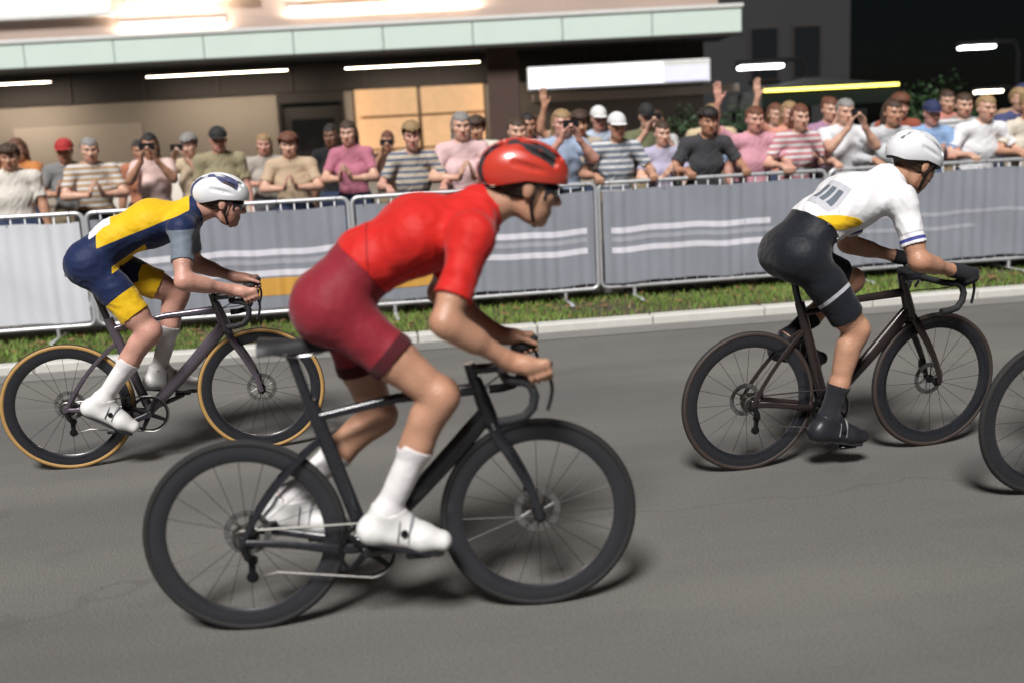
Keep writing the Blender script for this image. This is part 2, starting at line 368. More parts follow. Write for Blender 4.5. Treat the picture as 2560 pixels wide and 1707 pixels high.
def body_prims(J, o):
    """J: joints; o: hem positions (sleeve, leg, sock) and build."""
    g = o.get('girth', 1.0); lat = unit(J['sl'] - J['sr']); P = []
    P.append(cap(J['pelvis'], J['waist'], .108 * g, .094 * g, 'hips', .04, lat, 1.38))
    P.append(cap(J['waist'], J['chest'], .096 * g, .112 * g, 'torso', .05, lat, 1.36))
    P.append(cap(J['chest'], J['upper'], .113 * g, .088 * g, 'torso', .05, lat, 1.45))
    P.append(cap(J['sl'], J['sr'], .058 * g, .058 * g, 'torso', .05))
    for s in 'lr':
        sg = 1 if s == 'l' else -1
        P.append(cap(J['neck'], J['s' + s] + lat * sg * -.02, .05, .045, 'torso', .04))
        hp, kn, an = J['h' + s], J['k' + s], J['a' + s]
        back = unit(J['pelvis'] - J['waist']); P.append(cap(hp + J['gl'] * .02 - lat * sg * .012, hp + J['gl'] * .035 - lat * sg * .012, .094 * g, .09 * g, 'hips', .09))
        c = hp + (kn - hp) * o['leg']; r = .089 * g + (.056 - .089 * g) * o['leg']
        P += [cap(hp, c, .089 * g, r, 'thigh', .04), cap(c, kn, r, .056, 'knee', .03)]
        P.append(cap(kn - unit(an - kn) * .01 + o.get('kneef', np.zeros(3)), kn + unit(an - kn) * .03, .053, .05, 'knee', .02))
        e = kn + (an - kn) * o['sock']; re = .053 + (.037 - .053) * o['sock']
        P += [cap(kn, e, .053, re, 'knee', .03), cap(e, an, re, .036, 'sock', .03)]
        cb = np.cross(np.cross(an - kn, kn - hp), an - kn); cb = unit(cb) if np.linalg.norm(cb) > 1e-4 else J['gl']
        cb = -cb if cb @ (hp - kn) < 0 and np.linalg.norm(np.cross(unit(an - kn), unit(kn - hp))) > .2 else cb
        P.append(cap(kn + (an - kn) * .16 + J['calf'] * .026, kn + (an - kn) * .42 + J['calf'] * .02, .047, .034, 'knee', .025))
        P.append(cap(hp + (kn - hp) * .35 - J['calf'] * .02, hp + (kn - hp) * .72 - J['calf'] * .012, .07 * g, .052, 'thigh' if o['leg'] > .6 else 'knee', .05)) if o['sock'] < .8 and o['leg'] > .6 else None
        hl, bl, to = J['heel' + s], J['ball' + s], J['toe' + s]; fl = unit(np.cross(to - hl, np.cross(bl - hl, an - hl) + 1e-6 * lat)) ; 
        P += [cap(an, hl, .036, .034, 'foot', .02), cap(hl, bl, .034, .034, 'foot', .03, lat, 1.12), cap(an, bl, .036, .03, 'foot', .03), cap(bl, to, .033, .024, 'foot', .02, lat, 1.35)]
        sh, eb, wr = J['s' + s], J['e' + s], J['w' + s]; c = sh + (eb - sh) * o['sleeve']; r = .053 + (.041 - .053) * o['sleeve']
        P += [cap(sh, c, .053, r, 'upperarm', .035), cap(c, eb, r, .041, 'forearm', .02)]
        c = eb + (wr - eb) * o.get('glove', .97)
        P += [cap(eb, c, .042, .0275, 'forearm', .02), cap(c, wr, .0275, .026, 'wrist', .015), cap(eb + (wr - eb) * .12, eb + (wr - eb) * .42, .041, .036, 'forearm', .03)]
        P += J['hand' + s]
    if o.get('lean'):
        for s in 'lr':
            sg = 1 if s == 'l' else -1; hp, kn, an = J['h' + s], J['k' + s], J['a' + s]; fr = unit(np.cross(lat, kn - hp)); fr = fr if fr @ J['calf'] < 0 else -fr; th = lambda t, f, l: hp + (kn - hp) * t + fr * f + lat * sg * l
            tg = lambda t: 'thigh' if t < o['leg'] else 'knee'
            P += [cap(th(.62, .018, -.028), th(.86, .022, -.026), .034, .026, tg(.74), .018), cap(th(.5, .022, .026), th(.8, .018, .026), .038, .024, tg(.65), .02), cap(th(.97, .03, 0), th(1.0, .034, 0), .03, .03, 'knee', .014)]
            ca = lambda t, f, l: kn + (an - kn) * t + J['calf'] * f + lat * sg * l
            P += [cap(ca(.2, .034, -.016), ca(.4, .026, -.014), .03, .02, 'knee', .014), cap(ca(.2, .034, .018), ca(.36, .026, .016), .028, .018, 'knee', .014), cap(ca(.1, -.03, 0), ca(.8, -.014, 0), .016, .014, 'knee' if o['sock'] > .3 else 'sock', .02)]
            sh, eb, wr = J['s' + s], J['e' + s], J['w' + s]; P += [cap(eb + (wr - eb) * .1 + lat * sg * .01 + (0, 0, .012), eb + (wr - eb) * .38 + lat * sg * .006 + (0, 0, .008), .03, .022, 'forearm', .015), cap(eb + unit(eb - sh) * .004, eb + unit(eb - sh) * .01, .03, .028, 'forearm', .01)]
    P.append(cap(J['upper'], J['neck'], .07, .06, 'torso', .04)); P.append(cap(J['neck'], J['headb'], .056, .053, 'neck', .03))
    if o.get('bust'):
        for sg in (1, -1): P.append(ell(J['chest'] + lat * sg * .075 + J['front'] * .075 + unit(J['upper'] - J['chest']) * .02, (.048, .05, .052), np.eye(3), 'torso', .05))
    return P

def helmet_mesh(c, f, l, u, S, name):
    M = np.array([f, l, u]); P = [ell(S(-.018, 0, .045), (.142, .098, .108), M, 'shell', .02), ell(S(-.085, 0, .03), (.085, .075, .075), M, 'shell', .04)]
    for i, y in enumerate((0, .036, -.036, .068, -.068)):
        z = .158 - abs(y) * .55; P.append(cap(S(.085 - abs(y) * .4, y, z - .02 - .012), S(-.055, y * 1.05, z + .004), .0115, .0125, 'v', .006, cut=True))
        if i < 3: P.append(cap(S(-.105, y * .95, z - .022), S(-.15, y * .8, z - .075), .012, .011, 'v', .006, cut=True))
    for y in (.098, -.098): P.append(cap(S(.04, y, .06), S(-.07, y, .066), .010, .012, 'v', .006, cut=True))
    P.append(ell(S(-.01, 0, .02), (.108, .086, .103), M, 'in', .004, cut=True))
    D, lo = field(P, .0045, .01); V, Q = nets(D, lo, .0045); T = tri(Q)
    q = V - S(0, 0, 0); x = q @ f; z = q @ u; lim = .022 + .012 * np.clip(x / .1, -1, 1) - .03 * np.clip((-x - .02) / .1, 0, 1)
    V, T = clip(V, T, lim - z); return np_mesh(name, V, T), V, T

def hair_mesh(c, f, l, u, S, style, seed):
    M = np.array([f, l, u]); P = [ell(S(-.014, 0, .036), (.107, .0855, .0995), M, 'h', .03)]
    if style == 'long': P += [ell(S(-.05, 0, -.04), (.07, .088, .12), M, 'h', .04), ell(S(-.065, 0, -.15), (.045, .085, .12), M, 'h', .04)]
    if style == 'bun': P += [ell(S(-.10, 0, .09), (.045, .045, .042), M, 'h', .015)]
    if style == 'full': P += [ell(S(.0, 0, .065), (.115, .098, .09), M, 'h', .03)]
    D, lo = field(P, .008, .01); V, Q = nets(D, lo, .008); T = tri(Q); q = V - c; x = q @ f; z = q @ u; y = np.abs(q @ l)
    low = {'long': -.3, 'bun': -.05, 'full': -.045, 'short': -.04}[style]
    face = np.minimum((x - (.012 if style != 'long' else .02)), .058 + .02 * (y / .07) - z - .006 * np.sin(y * 160)); back = low - z
    V, T = clip(V, T, np.maximum(face, back)); N = vnormals(V, T)
    st = np.sin((np.arctan2(q[:0].sum() + (V - c) @ l, .02 + np.abs((V - c) @ u))) * 26 + 3 * fold(V, seed, 30)) * .0025 + fold(V, seed + 1, 55) * .004
    V = V + N * st[:, None]; V, T = rim(V, T, .006); return np_mesh('hair', V, T)

# ------------------------------------------------------------------ bicycles
Y = np.array([0, 1.0, 0])
RA, FA, BB = np.array([-.405, 0, .338]), np.array([.588, 0, .338]), np.array([0, 0, .272])
HB, HT, ST, CL0 = np.array([.434, 0, .695]), np.array([.398, 0, .815]), np.array([-.142, 0, .752]), np.array([-.196, 0, .935])
STEEL = mat('steel', (.55, .55, .56), .3, 1.0, bump=.05); BLACKM = mat('black_anodised', (.02, .02, .022), .38, .6, scale=30); RUBBER = mat('black_rubber', (.018, .018, .018), .8, bump=.2, bscale=200)
CARBON = mat('dark_carbon', (.016, .017, .022), .28, 0, .3, 40, coat=.6); CHAINM = mat('chain_steel', (.3, .29, .27), .35, 1.0, .3, 120)
HOODM = mat('hood_rubber', (.02, .02, .021), .7); SADDLEM = mat('saddle_cover', (.02, .02, .022), .5, bump=.1, bscale=300); BRAKE = mat('brake_steel', (.5, .5, .5), .25, 1.0)

def wheel(parent, c, wall, rimm, rear):
    wl = sub('wheel', parent, c); m = MB(); n = 72
    pr = [(.325 + .0135 * math.cos(a), .0135 * math.sin(a)) for a in np.linspace(-math.pi, math.pi, 17)[:-1]]
    tread = [q for q in pr if q[0] > .334]; tread.sort(key=lambda q: q[1]); side = []
    m.m = 0; m.lathe([(r + .0004, y) for r, y in tread], n)
    m.m = 1; m.lathe(pr, n, closed=True); m.obj('tyre', [RUBBER, wall], wl, True)
    m = MB(); m.lathe([(.316, -.0105), (.316, .0105), (.30, .0132), (.275, .0115), (.262, .003), (.262, -.003), (.275, -.0115), (.30, -.0132)], n, closed=True); m.obj('rim', rimm, wl, True)
    m = MB(); m.lathe([(.008, -.05), (.012, -.05), (.012, -.034), (.021, -.03), (.021, -.025), (.0125, -.02), (.0125, .02), (.021, .025), (.021, .03), (.012, .034), (.012, .05), (.008, .05)], 20); m.obj('hub', BLACKM, wl, True)
    sp = None
    for i in range(20):
        a = 2 * math.pi * i / 20; sgn = 1 if i % 2 else -1
        if sp is None:
            mm = MB(); mm.tube([(.02, -.026, .0), (.263, -.002, 0)], [(.0011, .0011)] * 2, 5); s0 = mm.mesh('spoke'); s0.materials.append(BLACKM); mm = MB(); mm.tube([(.02, .026, .0), (.263, .002, 0)], .0011, 5); s1 = mm.mesh('spoke'); s1.materials.append(BLACKM); sp = (s0, s1)
        o = bpy.data.objects.new('spoke', sp[i % 2]); COL.objects.link(o); o.parent = wl; o.rotation_euler = (0, a, 0)
    m = MB(); prof = [(.058, .0), (.08, .0), (.08, .0018), (.058, .0018)]; m.lathe([(r, y + .034) for r, y in prof], 40, closed=True)
    for i in range(6): a = i * math.pi / 3; m.tube([(.02 * math.cos(a), .035, .02 * math.sin(a)), (.062 * math.cos(a + .35), .035, .062 * math.sin(a + .35))], .004, 6)
    m.obj('brake_rotor', BRAKE, wl, True)
    if rear:
        m = MB()
        for i in range(10):
            r = .024 + .0026 * i; m.lathe([(.015, -.046 + .0036 * i), (r, -.046 + .0036 * i), (r, -.0444 + .0036 * i), (.015, -.0444 + .0036 * i)], 28, closed=True)
        m.obj('cassette', CHAINM, wl, True)
    return wl

def bicycle(label, loc, yaw, lean, c):
    b = thing('racing_bicycle', label, 'bicycle', loc, (lean, 0, yaw), 'racing bicycles on the course')
    CL = CL0 + c.get('sh', 0) * np.array([-.284, 0, .959]) - np.array([c.get('sb', 0), 0, 0])
    fm, wall, rimm, tape = c['frame'], c['wall'], c['rim'], c['tape']
    m = MB()
    m.tube(bez(HB + (.0, 0, .02), HB * .67 + BB * .33, HB * .33 + BB * .67, BB + (.0, 0, .012), 8), [(.02, .03), (.022, .034), (.023, .034), (.024, .033), (.024, .032), (.026, .031), (.03, .03), (.034, .028)], 14, Y)
    m.tube([HT + (-.005, 0, -.022), HT * .5 + ST * .5 + (0, 0, -.004), ST + (0, 0, -.02)], [(.017, .022), (.015, .017), (.013, .015)], 12, Y)
    m.tube([BB, BB * .5 + ST * .5, ST + (-.012, 0, .04)], [(.026, .024), (.013, .026), (.013, .025)], 12, Y)
    m.tube([HB + (.006, 0, -.018), HB, (HB + HT) / 2, HT, HT + (-.006, 0, .018)], [(.026, .027), (.025, .029), (.020, .027), (.021, .023), (.02, .02)], 14, Y)
    m.lathe([(.021, -.042), (.023, -.042), (.023, .042), (.021, .042)], 20, BB)
    for s in (1, -1):
        m.tube(bez(BB + (-.02, s * .025, 0), BB + (-.1, s * .04, .0), RA + (.15, s * .055, -.012), RA + (.01, s * .058, -.004), 8), [(.012, .017)] * 4 + [(.009, .013)] * 4, 10, Y)
        m.tube(bez(ST + (.01, s * .008, -.10), ST + (-.05, s * .03, -.14), RA + (.09, s * .05, .17), RA + (.004, s * .058, .012), 8), [(.007, .011)] * 8, 8, Y)
        m.bbox(RA + (0, s * .058, 0), (.03, .007, .045), .003)
    m.obj('frame', fm, b, True)
    m = MB(); m.tube([HB + (.006, 0, -.018), HB + (.014, 0, -.036)], [(.026, .027), (.044, .024)], 12, Y)
    for s in (1, -1): m.tube(bez(HB + (.012, s * .03, -.03), HB + (.035, s * .052, -.10), FA + (-.02, s * .055, .14), FA + (0, s * .055, 0), 9), [(.009, .021), (.009, .02), (.009, .019), (.008, .018), (.008, .017), (.008, .016), (.007, .015), (.007, .014), (.008, .013)], 10, Y)
    m.obj('fork', fm, b, True)
    wheel(b, tuple(RA), wall, rimm, True); wheel(b, tuple(FA), wall, rimm, False)
    m = MB(); m.tube([ST + (-.006, 0, .0), CL], [(.011, .018), (.0105, .017)], 12, Y); m.bbox(CL + (0, 0, .006), (.04, .03, .022), .005); m.obj('seatpost', CARBON, b, True)
    # saddle: lofted
    xs = np.linspace(-.135, .135, 14); V = []; F = []; k = 9
    for x in xs:
        t = (x + .135) / .27; hw = .068 * (1 - t) ** .8 + .019 if t < .98 else .012
        hw = max(.016, .07 * (1 - max(0, t - .12) / .6) if t < .62 else .019); hw = .07 if t < .12 else max(.019, .07 - .051 * ((t - .12) / .5) ** .8) if t < .62 else .019
        for j in range(k):
            a = math.pi * j / (k - 1); V.append((x, -hw * math.cos(a), .012 * math.sin(a) ** .6 + .012 * (1 - t) * abs(math.cos(a)) * 0 - .03 * abs(math.cos(a)) ** 4 + .012 * (1 - t) ** 2))
        for j in range(k): V.append((x, hw * .8 * math.cos(math.pi * j / (k - 1)), -.026))
    w2 = 2 * k
    for i in range(len(xs) - 1):
        for j in range(w2): F.append((i * w2 + j, i * w2 + (j + 1) % w2, (i + 1) * w2 + (j + 1) % w2, (i + 1) * w2 + j))
    F += [tuple(range(w2))[::-1], tuple((len(xs) - 1) * w2 + j for j in range(w2))]
    m = MB(); m.add(np.array(V) + CL + (.03, 0, .05), F); sa = m.obj('saddle', SADDLEM, b, True)
    for s in (1, -1):
        m = MB(); m.tube(bez(CL + (.14, s * .012, .03), CL + (.06, s * .02, .0), CL + (-.02, s * .022, .012), CL + (-.09, s * .03, .03), 9), .0035, 6); m.obj('rail', STEEL, sa, True)
    # cockpit
    BC = np.array([.482, 0, .862]); m = MB(); m.tube([HT + (-.006, 0, .0), HT + (-.02, 0, .066)], .0185, 12); m.tube([HT + (-.016, 0, .046), BC], [(.017, .018), (.017, .017)], 10, Y); m.lathe([(.0175, -.025), (.02, -.024), (.02, .024), (.0175, .025)], 16, BC); m.obj('stem', CARBON, b, True)
    path = [(0, 0, 0), (0, .09, 0), (.004, .17, 0), (.02, .194, 0), (.05, .2, -.002), (.078, .202, -.016), (.09, .204, -.05), (.082, .206, -.088), (.055, .208, -.117), (.015, .21, -.126), (-.03, .212, -.128)]
    pth = [np.array(p) * (1, -1, 1) for p in path[::-1]] + [np.array(p) for p in path[1:]]
    m = MB(); m.tube(np.array(pth) + BC, [.0155 if abs(p[1]) > .05 else .0148 for p in pth], 10); m.obj('handlebar', tape, b, True)
    for s in (1, -1):
        p0 = BC + (.055, s * .2, .004); m = MB(); m.tube(bez(p0, p0 + (.03, 0, .006), p0 + (.07, 0, .012), p0 + (.088, s * -.004, .052), 9), [(.014, .02), (.015, .021), (.0155, .021), (.0155, .02), (.015, .019), (.015, .018), (.014, .018), (.013, .016), (.009, .01)], 12, Y)
        hd = m.obj('brake_hood', HOODM, b, True); m = MB(); q = p0 + (.076, s * .0, .008); m.tube(bez(q, q + (.028, 0, -.03), q + (.012, s * .004, -.075), q + (-.004, s * .014, -.112), 9), [(.007, .006)] * 9, 8, Y); m.obj('brake_lever', BLACKM, hd, True)
        m = MB(); m.tube(bez(p0 + (.02, 0, -.01), p0 + (-.02, s * -.05, -.05), HT + (.07, s * .03, .0), HT + (.025, s * .01, -.02), 12), .0025, 6); m.obj('cable', RUBBER, b, True)
    # drivetrain
    th = c['crank']; cy = -.058
    cs = sub('crankset', b, tuple(BB)); m = MB(); rr = .096
    prof = []; m.lathe([(rr - .012, cy + .008), (rr + .003, cy + .008), (rr + .003, cy + .0105), (rr - .012, cy + .0105)], 56, closed=True)
    for i in range(4): a = th + R(45) + i * math.pi / 2; m.tube([(0, cy + .006, 0), (.09 * math.cos(a), cy + .008, .09 * math.sin(a))], [(.005, .014), (.004, .009)], 8, Y)
    m.obj('chainring', BLACKM, cs, True)
    for s in (-1, 1):
        a = th if s < 0 else th + math.pi; d = np.array([math.cos(a), 0, math.sin(a)]); yy = s * .066
        m = MB(); m.tube([d * -.012 + Y * yy, d * .05 + Y * yy, d * .172 + Y * (yy + s * .008), d * .182 + Y * (yy + s * .008)], [(.009, .017), (.008, .014), (.007, .012), (.004, .008)], 10, Y); m.lathe([(.0, yy - s * .02), (.016, yy - s * .02), (.016, yy + s * .010), (.0, yy + s * .010)], 16); m.obj('crank_arm', CARBON, cs, True)
        m = MB(); p = d * .172; m.tube([p + Y * (yy + s * .006), p + Y * (yy + s * .085)], .006, 8); m.bbox(p + Y * (yy + s * .058), (.085, .055, .016), .005); m.obj('pedal', BLACKM, cs, True)
    m = MB(); rc = .035; ring = []
    for a in np.linspace(R(84), R(-84), 16): ring.append((BB[0] + (rr + .003) * math.cos(a), cy + .009, BB[2] + (rr + .003) * math.sin(a)))
    ring += [(RA[0] + .10, cy + .016, .218), (RA[0] + .035, cy + .018, RA[2] - .135)]
    for a in np.linspace(R(-20), R(-200), 6): ring.append((RA[0] + .018 + .018 * math.cos(a), cy + .018, RA[2] - .13 + .018 * math.sin(a)))
    ring += [(RA[0] + .028, cy + .018, RA[2] - .075), (RA[0] - .012, cy + .018, RA[2] - .04)]
    for a in np.linspace(R(230), R(96), 10): ring.append((RA[0] + rc * math.cos(a), cy + .018, RA[2] + rc * math.sin(a)))
    m.tube(ring, [(.0035, .004)] * len(ring), 6, Y, closed=True); m.obj('chain', CHAINM, b, True)
    m = MB(); m.tube([RA + (.0, cy - .006, -.012), RA + (.012, cy - .012, -.05), RA + (.02, cy + .01, -.07)], [.013, .014, .011], 10); m.tube([RA + (.02, cy + .012, -.065), RA + (.016, cy + .012, -.135)], [(.005, .013), (.004, .011)], 8, Y)
    m.lathe([(.004, .012 + cy), (.02, .012 + cy), (.02, .02 + cy), (.004, .02 + cy)], 18, RA + (.016, 0, -.13)); m.lathe([(.004, .012 + cy), (.018, .012 + cy), (.018, .02 + cy), (.004, .02 + cy)], 18, RA + (.022, 0, -.07)); m.obj('rear_derailleur', BLACKM, b, True)
    m = MB(); m.bbox(FA + (-.03, .052, .075), (.03, .03, .05), .006); m.obj('brake_caliper', BLACKM, b, True)
    m = MB(); m.bbox(RA + (.075, .05, .012), (.05, .028, .028), .006); m.obj('brake_caliper', BLACKM, b, True)
    return b

# ------------------------------------------------------------------ riders
HAIRM = {k: mat('hair_' + k, v, .55, var=.35, scale=60, bump=.5, bscale=90, stretch=(3, 3, .6)) for k, v in dict(black=(.012, .010, .009), brown=(.055, .03, .018), blond=(.32, .21, .10), grey=(.25, .24, .23), auburn=(.14, .05, .025)).items()}
LENS = mat('dark_lens', (.02, .022, .03), .06, 0, coat=1.0)
def rider_joints(c):
    J = {}; tau = R(c['torso']); ca = lambda a, L: L * c.get('tl', 1.0) * np.array([math.cos(a), 0, math.sin(a)])
    J['pelvis'] = np.array([-.175, 0, 1.035 + c.get('lift', 0)]) + (c.get('fwd', 0), 0, 0); J['waist'] = J['pelvis'] + ca(tau + R(20), .17); J['chest'] = J['waist'] + ca(tau + R(2), .19); J['upper'] = J['chest'] + ca(tau - R(14), .15)
    up = unit(J['upper'] - J['pelvis']); tilt = c.get('sh_drop', .02)
    for s, g in (('l', 1), ('r', -1)):
        J['s' + s] = J['upper'] + np.array([.015, g * .178, -tilt]); J['h' + s] = J['pelvis'] + np.array([.012, g * .088, -.018])
        hd = np.array([.588, g * .2, .886]) + c.get('hand', (0, 0, 0)); hx = unit((.95, g * -.05, .28)); wr = hd + np.array([-.085, g * .012, .038])
        J['w' + s] = wr; J['e' + s] = ik(J['s' + s], wr, .285, .265, (-.25, g * c.get('elbow', .45), -1)); J['hand' + s] = grip(hd, hx, (0, g, 0), (-.28, 0, .95), wr)
        th = R(c['crank']) + (0 if s == 'r' else math.pi); pd = BB + .172 * np.array([math.cos(th), 0, math.sin(th)]) + np.array([0, g * .122, 0])
        ph = R(c['foot'] if s == 'r' else c.get('foot2', -8)); fd = np.array([math.cos(ph), 0, math.sin(ph)]); fu = np.array([-math.sin(ph), 0, math.cos(ph)])
        bl = pd + fu * .058; J['ball' + s] = bl; J['toe' + s] = bl + fd * .07 + fu * -.004; J['heel' + s] = bl - fd * .165 + fu * .004; J['a' + s] = bl - fd * .125 + fu * .075
        J['k' + s] = ik(J['h' + s], J['a' + s], .435, .425, (1, g * .12, .25))
    J['neck'] = J['upper'] + ca(tau + R(14), .075); J['headb'] = J['neck'] + ca(tau + R(c.get('neck', 34)), .07); J['headc'] = J['headb'] + ca(tau + R(c.get('neck', 34) + 14), .095)
    J['gl'] = np.array([-.75, 0, -.15]); J['calf'] = np.array([-1.0, 0, -.1]); J['front'] = np.array([.3, 0, -1]); return J

def rider(label, loc, yaw, lean, c):
    J = rider_joints(c); hp = R(c.get('gaze', -12)); fw = np.array([math.cos(hp) * math.cos(R(c.get('turn', 0))), math.sin(R(c.get('turn', 0))) * math.cos(hp), math.sin(hp)])
    H, (f, l, u, S) = head_prims(J['headc'], fw, ZZ); P = body_prims(J, dict(sleeve=c.get('sleeve', .78), leg=c.get('leg', .70), sock=c.get('sock', .55), glove=.9, girth=c.get('girth', 1.0), lean=True)) + H
    h = c.get('grid', .0062); D, lo = field(P, h, .022); V, Q = nets(D, lo, h); V = relax(V, Q, 1, .35)
    p = thing('person', label, 'cyclist', loc, (lean, 0, yaw), 'racing cyclists')
    me = np_mesh('body', V, Q); a = me.color_attributes.new('tint', 'FLOAT_COLOR', 'POINT'); T = skin_tone(V, J, face_tint(V, S), hash_s(label))
    if c.get('stubble'):
        q = V - J['headc']; sb = (q @ f > .0) & (q @ u < -.045) & (q @ u > -.14) & (np.abs(q @ l) < .08); T[sb, :3] *= (.6, .52, .48)
    a.data.foreach_set('color', T.astype(np.float32).ravel())
    body = link('body', me, c['skin'], p)
    spine = [J['pelvis'], J['waist'], J['chest'], J['upper']]
    for (nm, tags, off, mats, fn) in c['wear']:
        for g in (1, -1) if nm in ('sock', 'shoe', 'glove') else (0,):
            me, Vg, Tg = garment(nm, P, D, lo, h, tags, off, hash_s(label + nm), c.get('wrf', 26), c.get('wra', .0028) * (.25 if g else .4 if nm == 'bib_shorts' else 1), extra=(lambda V, g=g: -g * V[:, 1]) if g else None)
            if fn is not None: bpy.data.meshes.remove(me); me = zoned(nm, fn(J), off + .004)
            link(nm, me, mats, p)
    for (nm, src, off, m, fn) in c.get('patch', []):
        V, T2 = SHEET[src]; V = V + vnormals(V, T2) * off; V, T2 = clip(V, T2, fn(V, J)); V, T2 = rim(V, T2, .0025)
        if len(V): link(nm, np_mesh(nm, V, T2), m, p)
    for s, g in (('l', 1), ('r', -1)):                                 # soles with cleat
        fd = unit(J['toe' + s] - J['heel' + s]); fu = np.cross(fd, Y) * -1; fu = fu if fu[2] > 0 else -fu
        cc = J['ball' + s] - fu * .04 - fd * .045; m = MB(); ol = [(-.15, .012), (-.145, .026), (-.10, .031), (-.04, .028), (.02, .04), (.07, .043), (.11, .034), (.128, .014)]
        pts = [(x, y) for x, y in ol] + [(x, -y) for x, y in ol[::-1]]; k = len(pts)
        V = [cc + fd * x + Y * y + fu * z for z in (-.006, .012) for x, y in pts]; m.add(V, [tuple(range(k))[::-1], tuple(range(k, 2 * k))] + [(i, (i + 1) % k, k + (i + 1) % k, k + i) for i in range(k)]); m.obj('shoe_sole', CARBON, p)
        for dq in (.078, .042):
            top = .6 * dq + .0435; c0 = J['ball' + s] - fd * dq; m = MB(); m.tube([c0 + Y * (.0505 * math.cos(a)) + fu * (-.006 + (top + .008) * max(0, math.sin(a)) ** .8) for a in np.linspace(R(0), R(180), 15)], [(.0022, .0075)] * 15, 8, fd * .3 + fu); m.obj('shoe_strap', mat('shoe_strap_grey', (.30, .30, .32), .5), p, True)
        m = MB(); m.lathe([(.0001, g * .007), (.010, g * .007), (.0125, g * .004), (.0125, -g * .004)], 16, J['ball' + s] - fd * .06 + Y * g * .05 + fu * .022); m.obj('shoe_dial', BLACKM, p, True)
    hm, V, T2 = helmet_mesh(J['headc'], f, l, u, S, 'helmet'); ho = link('helmet', hm, c['helmet'], p)
    if len(c['helmet']) > 1:
        q = V[T2].mean(1) - J['headc']; z = q @ u; y = np.abs(q @ l); x = q @ f
        inner = (np.sqrt(((x + .01) / .118) ** 2 + (y / .094) ** 2 + ((z - .02) / .112) ** 2) < 1); stripe = (np.abs(y - .05 - .12 * (x + .03)) < .012) & (x < .06) if c.get('hstripe') else np.zeros(len(q), bool)
        hm.polygons.foreach_set('material_index', np.where(inner, 1, np.where(stripe, 2 if len(c['helmet']) > 2 else 1, 0)).astype(np.int32)[:len(hm.polygons)])
    for g in (1, -1):
        m = MB(); m.tube([S(.03, g * .082, .02), S(.012, g * .08, -.05), S(.035, g * .055, -.10), S(.05, 0, -.122)], [(.0015, .007)] * 4, 6, u); m.obj('chin_strap', RUBBER, ho, True)
    V = []; F = []; n = 17
    for i, a in enumerate(np.linspace(-R(68), R(68), n)):
        zz = .026; zb = -.026 + .016 * math.exp(-(a / .16) ** 2)
        for z in (zb, (zb + zz) / 2, zz): V.append(S(.018 + .084 * math.cos(a) - .004 * abs(z) * 10, .079 * math.sin(a), z))
    for i in range(n - 1):
        for j in range(2): F.append((i * 3 + j, (i + 1) * 3 + j, (i + 1) * 3 + j + 1, i * 3 + j + 1))
    m = MB(); m.add(V, F); gl = m.obj('glasses_lens', LENS, p, True); sol = gl.modifiers.new('s', 'SOLIDIFY'); sol.thickness = .002
    for g in (1, -1): m = MB(); m.tube([S(.055, g * .073, .018), S(.02, g * .083, .016), S(-.02, g * .083, .01)], [(.002, .004)] * 3, 6, l); m.obj('glasses_arm', BLACKM, p, True)
    # hair showing below the helmet at the nape
    me = hair_mesh(J['headc'], f, l, u, lambda x, y, z: S(x * .9, y * .9, z * .88), 'short', 5); link('hair', me, HAIRM[c.get('hair', 'brown')], p)
    return p, J
def hash_s(t): return sum((i + 1) * ord(ch) for i, ch in enumerate(t)) % 10007

SK = {k: skin_mat('skin_' + k, v) for k, v in dict(fair=(.62, .37, .27), tan=(.50, .27, .175), warm=(.42, .22, .14), brown=(.22, .11, .07), dark=(.09, .045, .03), ruddy=(.58, .31, .24)).items()}

